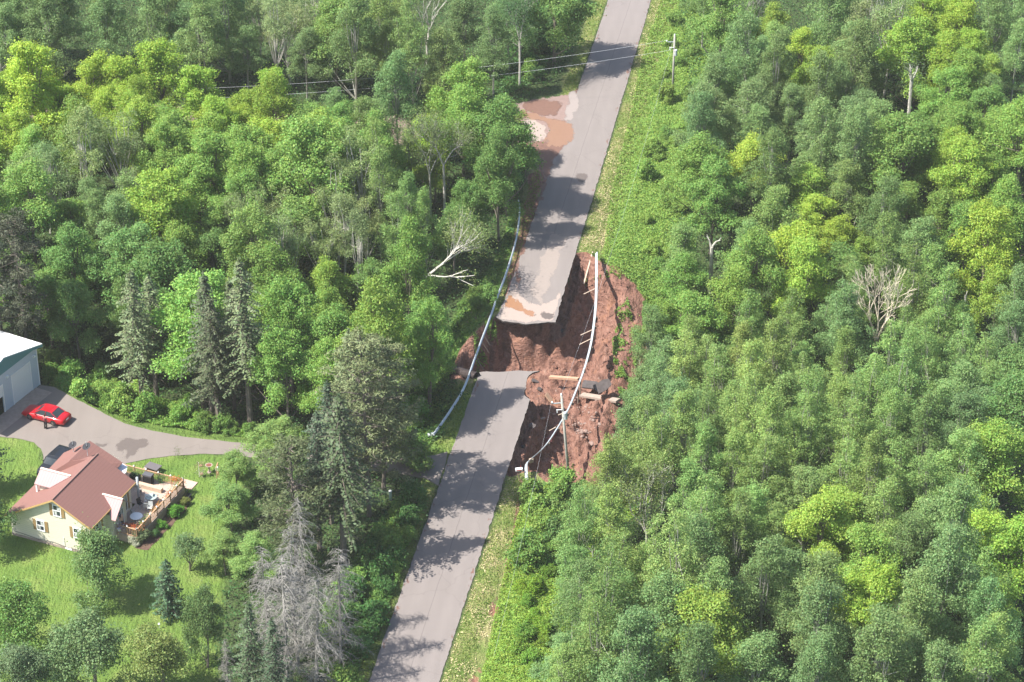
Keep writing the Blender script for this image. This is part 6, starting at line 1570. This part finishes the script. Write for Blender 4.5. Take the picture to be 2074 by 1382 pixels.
q = at(361,929); r = empty('young_shrub', q); tag(r, 'tiny sapling on the lawn beside the driveway edge', 'sapling'); MB().tube([(0,0,0),(0,0,.7)], .02, 5).build('stem', M['bark'], r); pot_leaves(r, 150, (.5,.5,.8), .65, (.14,.19,.08), 8, .1)
q = at(311,955); r = empty('picnic_table', q, -.5); tag(r, 'small dark-topped table on brick legs on the lawn behind the deck', 'table')
MB().box((0,0,.62), (1.5,1.0,.07)).build('table_top', mat('dark_slate', (.12,.11,.115), .6), r)
for s in (-1, 1): MB().box((s*.45,0,.3), (.25,.6,.6)).build('leg', mat('brick_red', (.33,.15,.09), .9), r)
q = at(300,946); r = stone(q, .5, M['concrete'], 'grey boulder on the lawn behind the deck railing', None, 9)
q = at(323,1273); r = empty('lawn_lamp', q); tag(r, 'small white globe lamp standing on the lawn', 'lamp'); MB().tube([(0,0,0),(0,0,.45)], .03, 6).build('post', M['galv'], r); MB().disc((0,0,.45), .07, .07, 10, .12).disc((0,0,.52), .12, .1, 10, .05).build('globe', M['white'], r)
q = at(165,1268); tag(MB().box((0,0,.35), (.1,.1,.7)).box((0,0,.72), (.14,.14,.05)).build('wooden_stake', M['post'], loc=q), 'short dark stake on the lawn', 'stake')
q = at(791,1012); r = empty('utility_pedestal', q); tag(r, 'pale green utility pedestal in the bushes beside the near ditch', 'utility box'); MB().box((0,0,.5), (.28,.28,1.0)).build('cabinet', mat('pale_green_paint', (.30,.42,.36), .5), r); MB().box((0,0,1.02), (.32,.32,.06)).build('cap', M['white'], r)
q = hw(X1+.75,Y1d-.9,0); r = empty('garden_bench', q, -HY); tag(r, 'thin dark bench outside the far deck corner', 'bench'); MB().box((0,0,.42), (.4,1.2,.05)).build('seat', M['black'], r); MB().box((-.18,0,.7), (.04,1.2,.4)).build('backrest', M['black'], r)
for s in (-1, 1): MB().box((0,s*.5,.2), (.35,.05,.4)).build('leg', M['black'], r)

lap('things')
# ------------------------------------------------------------------ which plants the picture shows, and their labels
from collections import defaultdict
CELL = 8.0; GWD, GHT = int(2074/CELL)+1, int(1382/CELL)+1
zbuf = np.full(GWD*GHT, 1e9); PTS = {}
samp = []
for i, (r, adj, cat, grp) in enumerate(PLANTS):
    me = r.children[1].data
    if me.name not in PTS:
        co_ = np.empty(len(me.vertices)*3, np.float32); me.vertices.foreach_get('co', co_); PTS[me.name] = co_.reshape(-1, 3)[::9]
    p = PTS[me.name]; a = r.rotation_euler.z; s_ = r.scale
    X = (p[:,0]*math.cos(a)-p[:,1]*math.sin(a))*s_[0]+r.location.x; Y = (p[:,0]*math.sin(a)+p[:,1]*math.cos(a))*s_[1]+r.location.y; Z = p[:,2]*s_[2]+r.location.z
    dep = Y*CT-(Z-CAM_H)*ST; U = 1037+FPX*X/dep; V = 691-FPX*(Y*ST+(Z-CAM_H)*CT)/dep
    k = (U >= 0) & (U < 2074) & (V >= 0) & (V < 1382); c_ = (V[k]/CELL).astype(int)*GWD+(U[k]/CELL).astype(int)
    samp.append((c_, dep[k], U[k], V[k])); np.minimum.at(zbuf, c_, dep[k])
hits = {}
for i, (c_, dp, U, V) in enumerate(samp):
    k = dp <= zbuf[c_]+.9
    uc = np.unique(c_[k]); hits[PLANTS[i][0].name] = (len(uc), U[k].mean() if k.any() else 0, V[k].mean() if k.any() else 0)
lap('rays')
gone = 0; keepP = []
for r, adj, cat, grp in PLANTS:
    h, hu, hv = hits[r.name]
    u, v = pj(r.location.x, r.location.y, r.location.z+6)
    off = u < 8 or v < -5
    if h < (14 if r.name.startswith(('maple','aspen','birch')) else 3) and not (off and u > -60 and u < 8):
        for c_ in list(r.children): bpy.data.objects.remove(c_)
        bpy.data.objects.remove(r); gone += 1
    else:
        if h: keepP.append((r, adj, grp, hu, hv))
        else: keepP.append((r, adj, grp, u, v))
print('plants kept', len(keepP), 'left out as hidden', gone)
COLS = ['leftmost tenth', 'far left', 'left', 'inner left', 'centre-left', 'centre-right', 'inner right', 'right', 'far right', 'rightmost tenth']
ROWS = ['top', 'near-top', 'upper', 'upper-middle', 'lower-middle', 'lower', 'near-bottom', 'bottom']
ORD = ['leftmost', 'second from left', 'third from left', 'fourth from left', 'fifth from left', 'sixth from left', 'seventh from left', 'eighth from left', 'ninth from left', 'tenth from left']
cells = defaultdict(list)
for q in keepP:
    ci = min(9, max(0, int(q[3]/207.4))); ri = min(7, max(0, int(q[4]/172.75))); cells[(q[1], ci, ri)].append(q)
for (adj, ci, ri), L_ in cells.items():
    L_.sort(key=lambda q: q[3]); off = [q for q in L_ if q[3] < 0]
    for i, q in enumerate(L_):
        where = f"{ROWS[ri]} {COLS[ci]} of photo"
        q[0]['label'] = f"{adj}, {where}" if len(L_) == 1 else f"{adj}, {where}, {ORD[min(i, 9)]}"
from collections import Counter
print(Counter(q[0].name.split('.')[0] for q in keepP))
lap('end')

# ------------------------------------------------------------------ the air
hb = bpy.data.meshes.new('haze'); bmh = bmesh.new(); bmesh.ops.create_cube(bmh, size=1.0); bmh.to_mesh(hb); bmh.free()
hz = bpy.data.objects.new('haze', hb); COL.objects.link(hz); hz['kind'] = 'stuff'
hz.scale = (680, 700, 166); hz.location = (0, 295, -10+83)
mh = bpy.data.materials.new('haze'); mh.use_nodes = True; t = mh.node_tree; t.nodes.clear()
oh = t.nodes.new('ShaderNodeOutputMaterial'); pv = t.nodes.new('ShaderNodeVolumePrincipled')
pv.inputs['Density'].default_value = .00009; pv.inputs['Color'].default_value = (1.0,.985,.95,1); pv.inputs['Anisotropy'].default_value = .0
t.links.new(pv.outputs[0], oh.inputs['Volume']); hb.materials.append(mh)
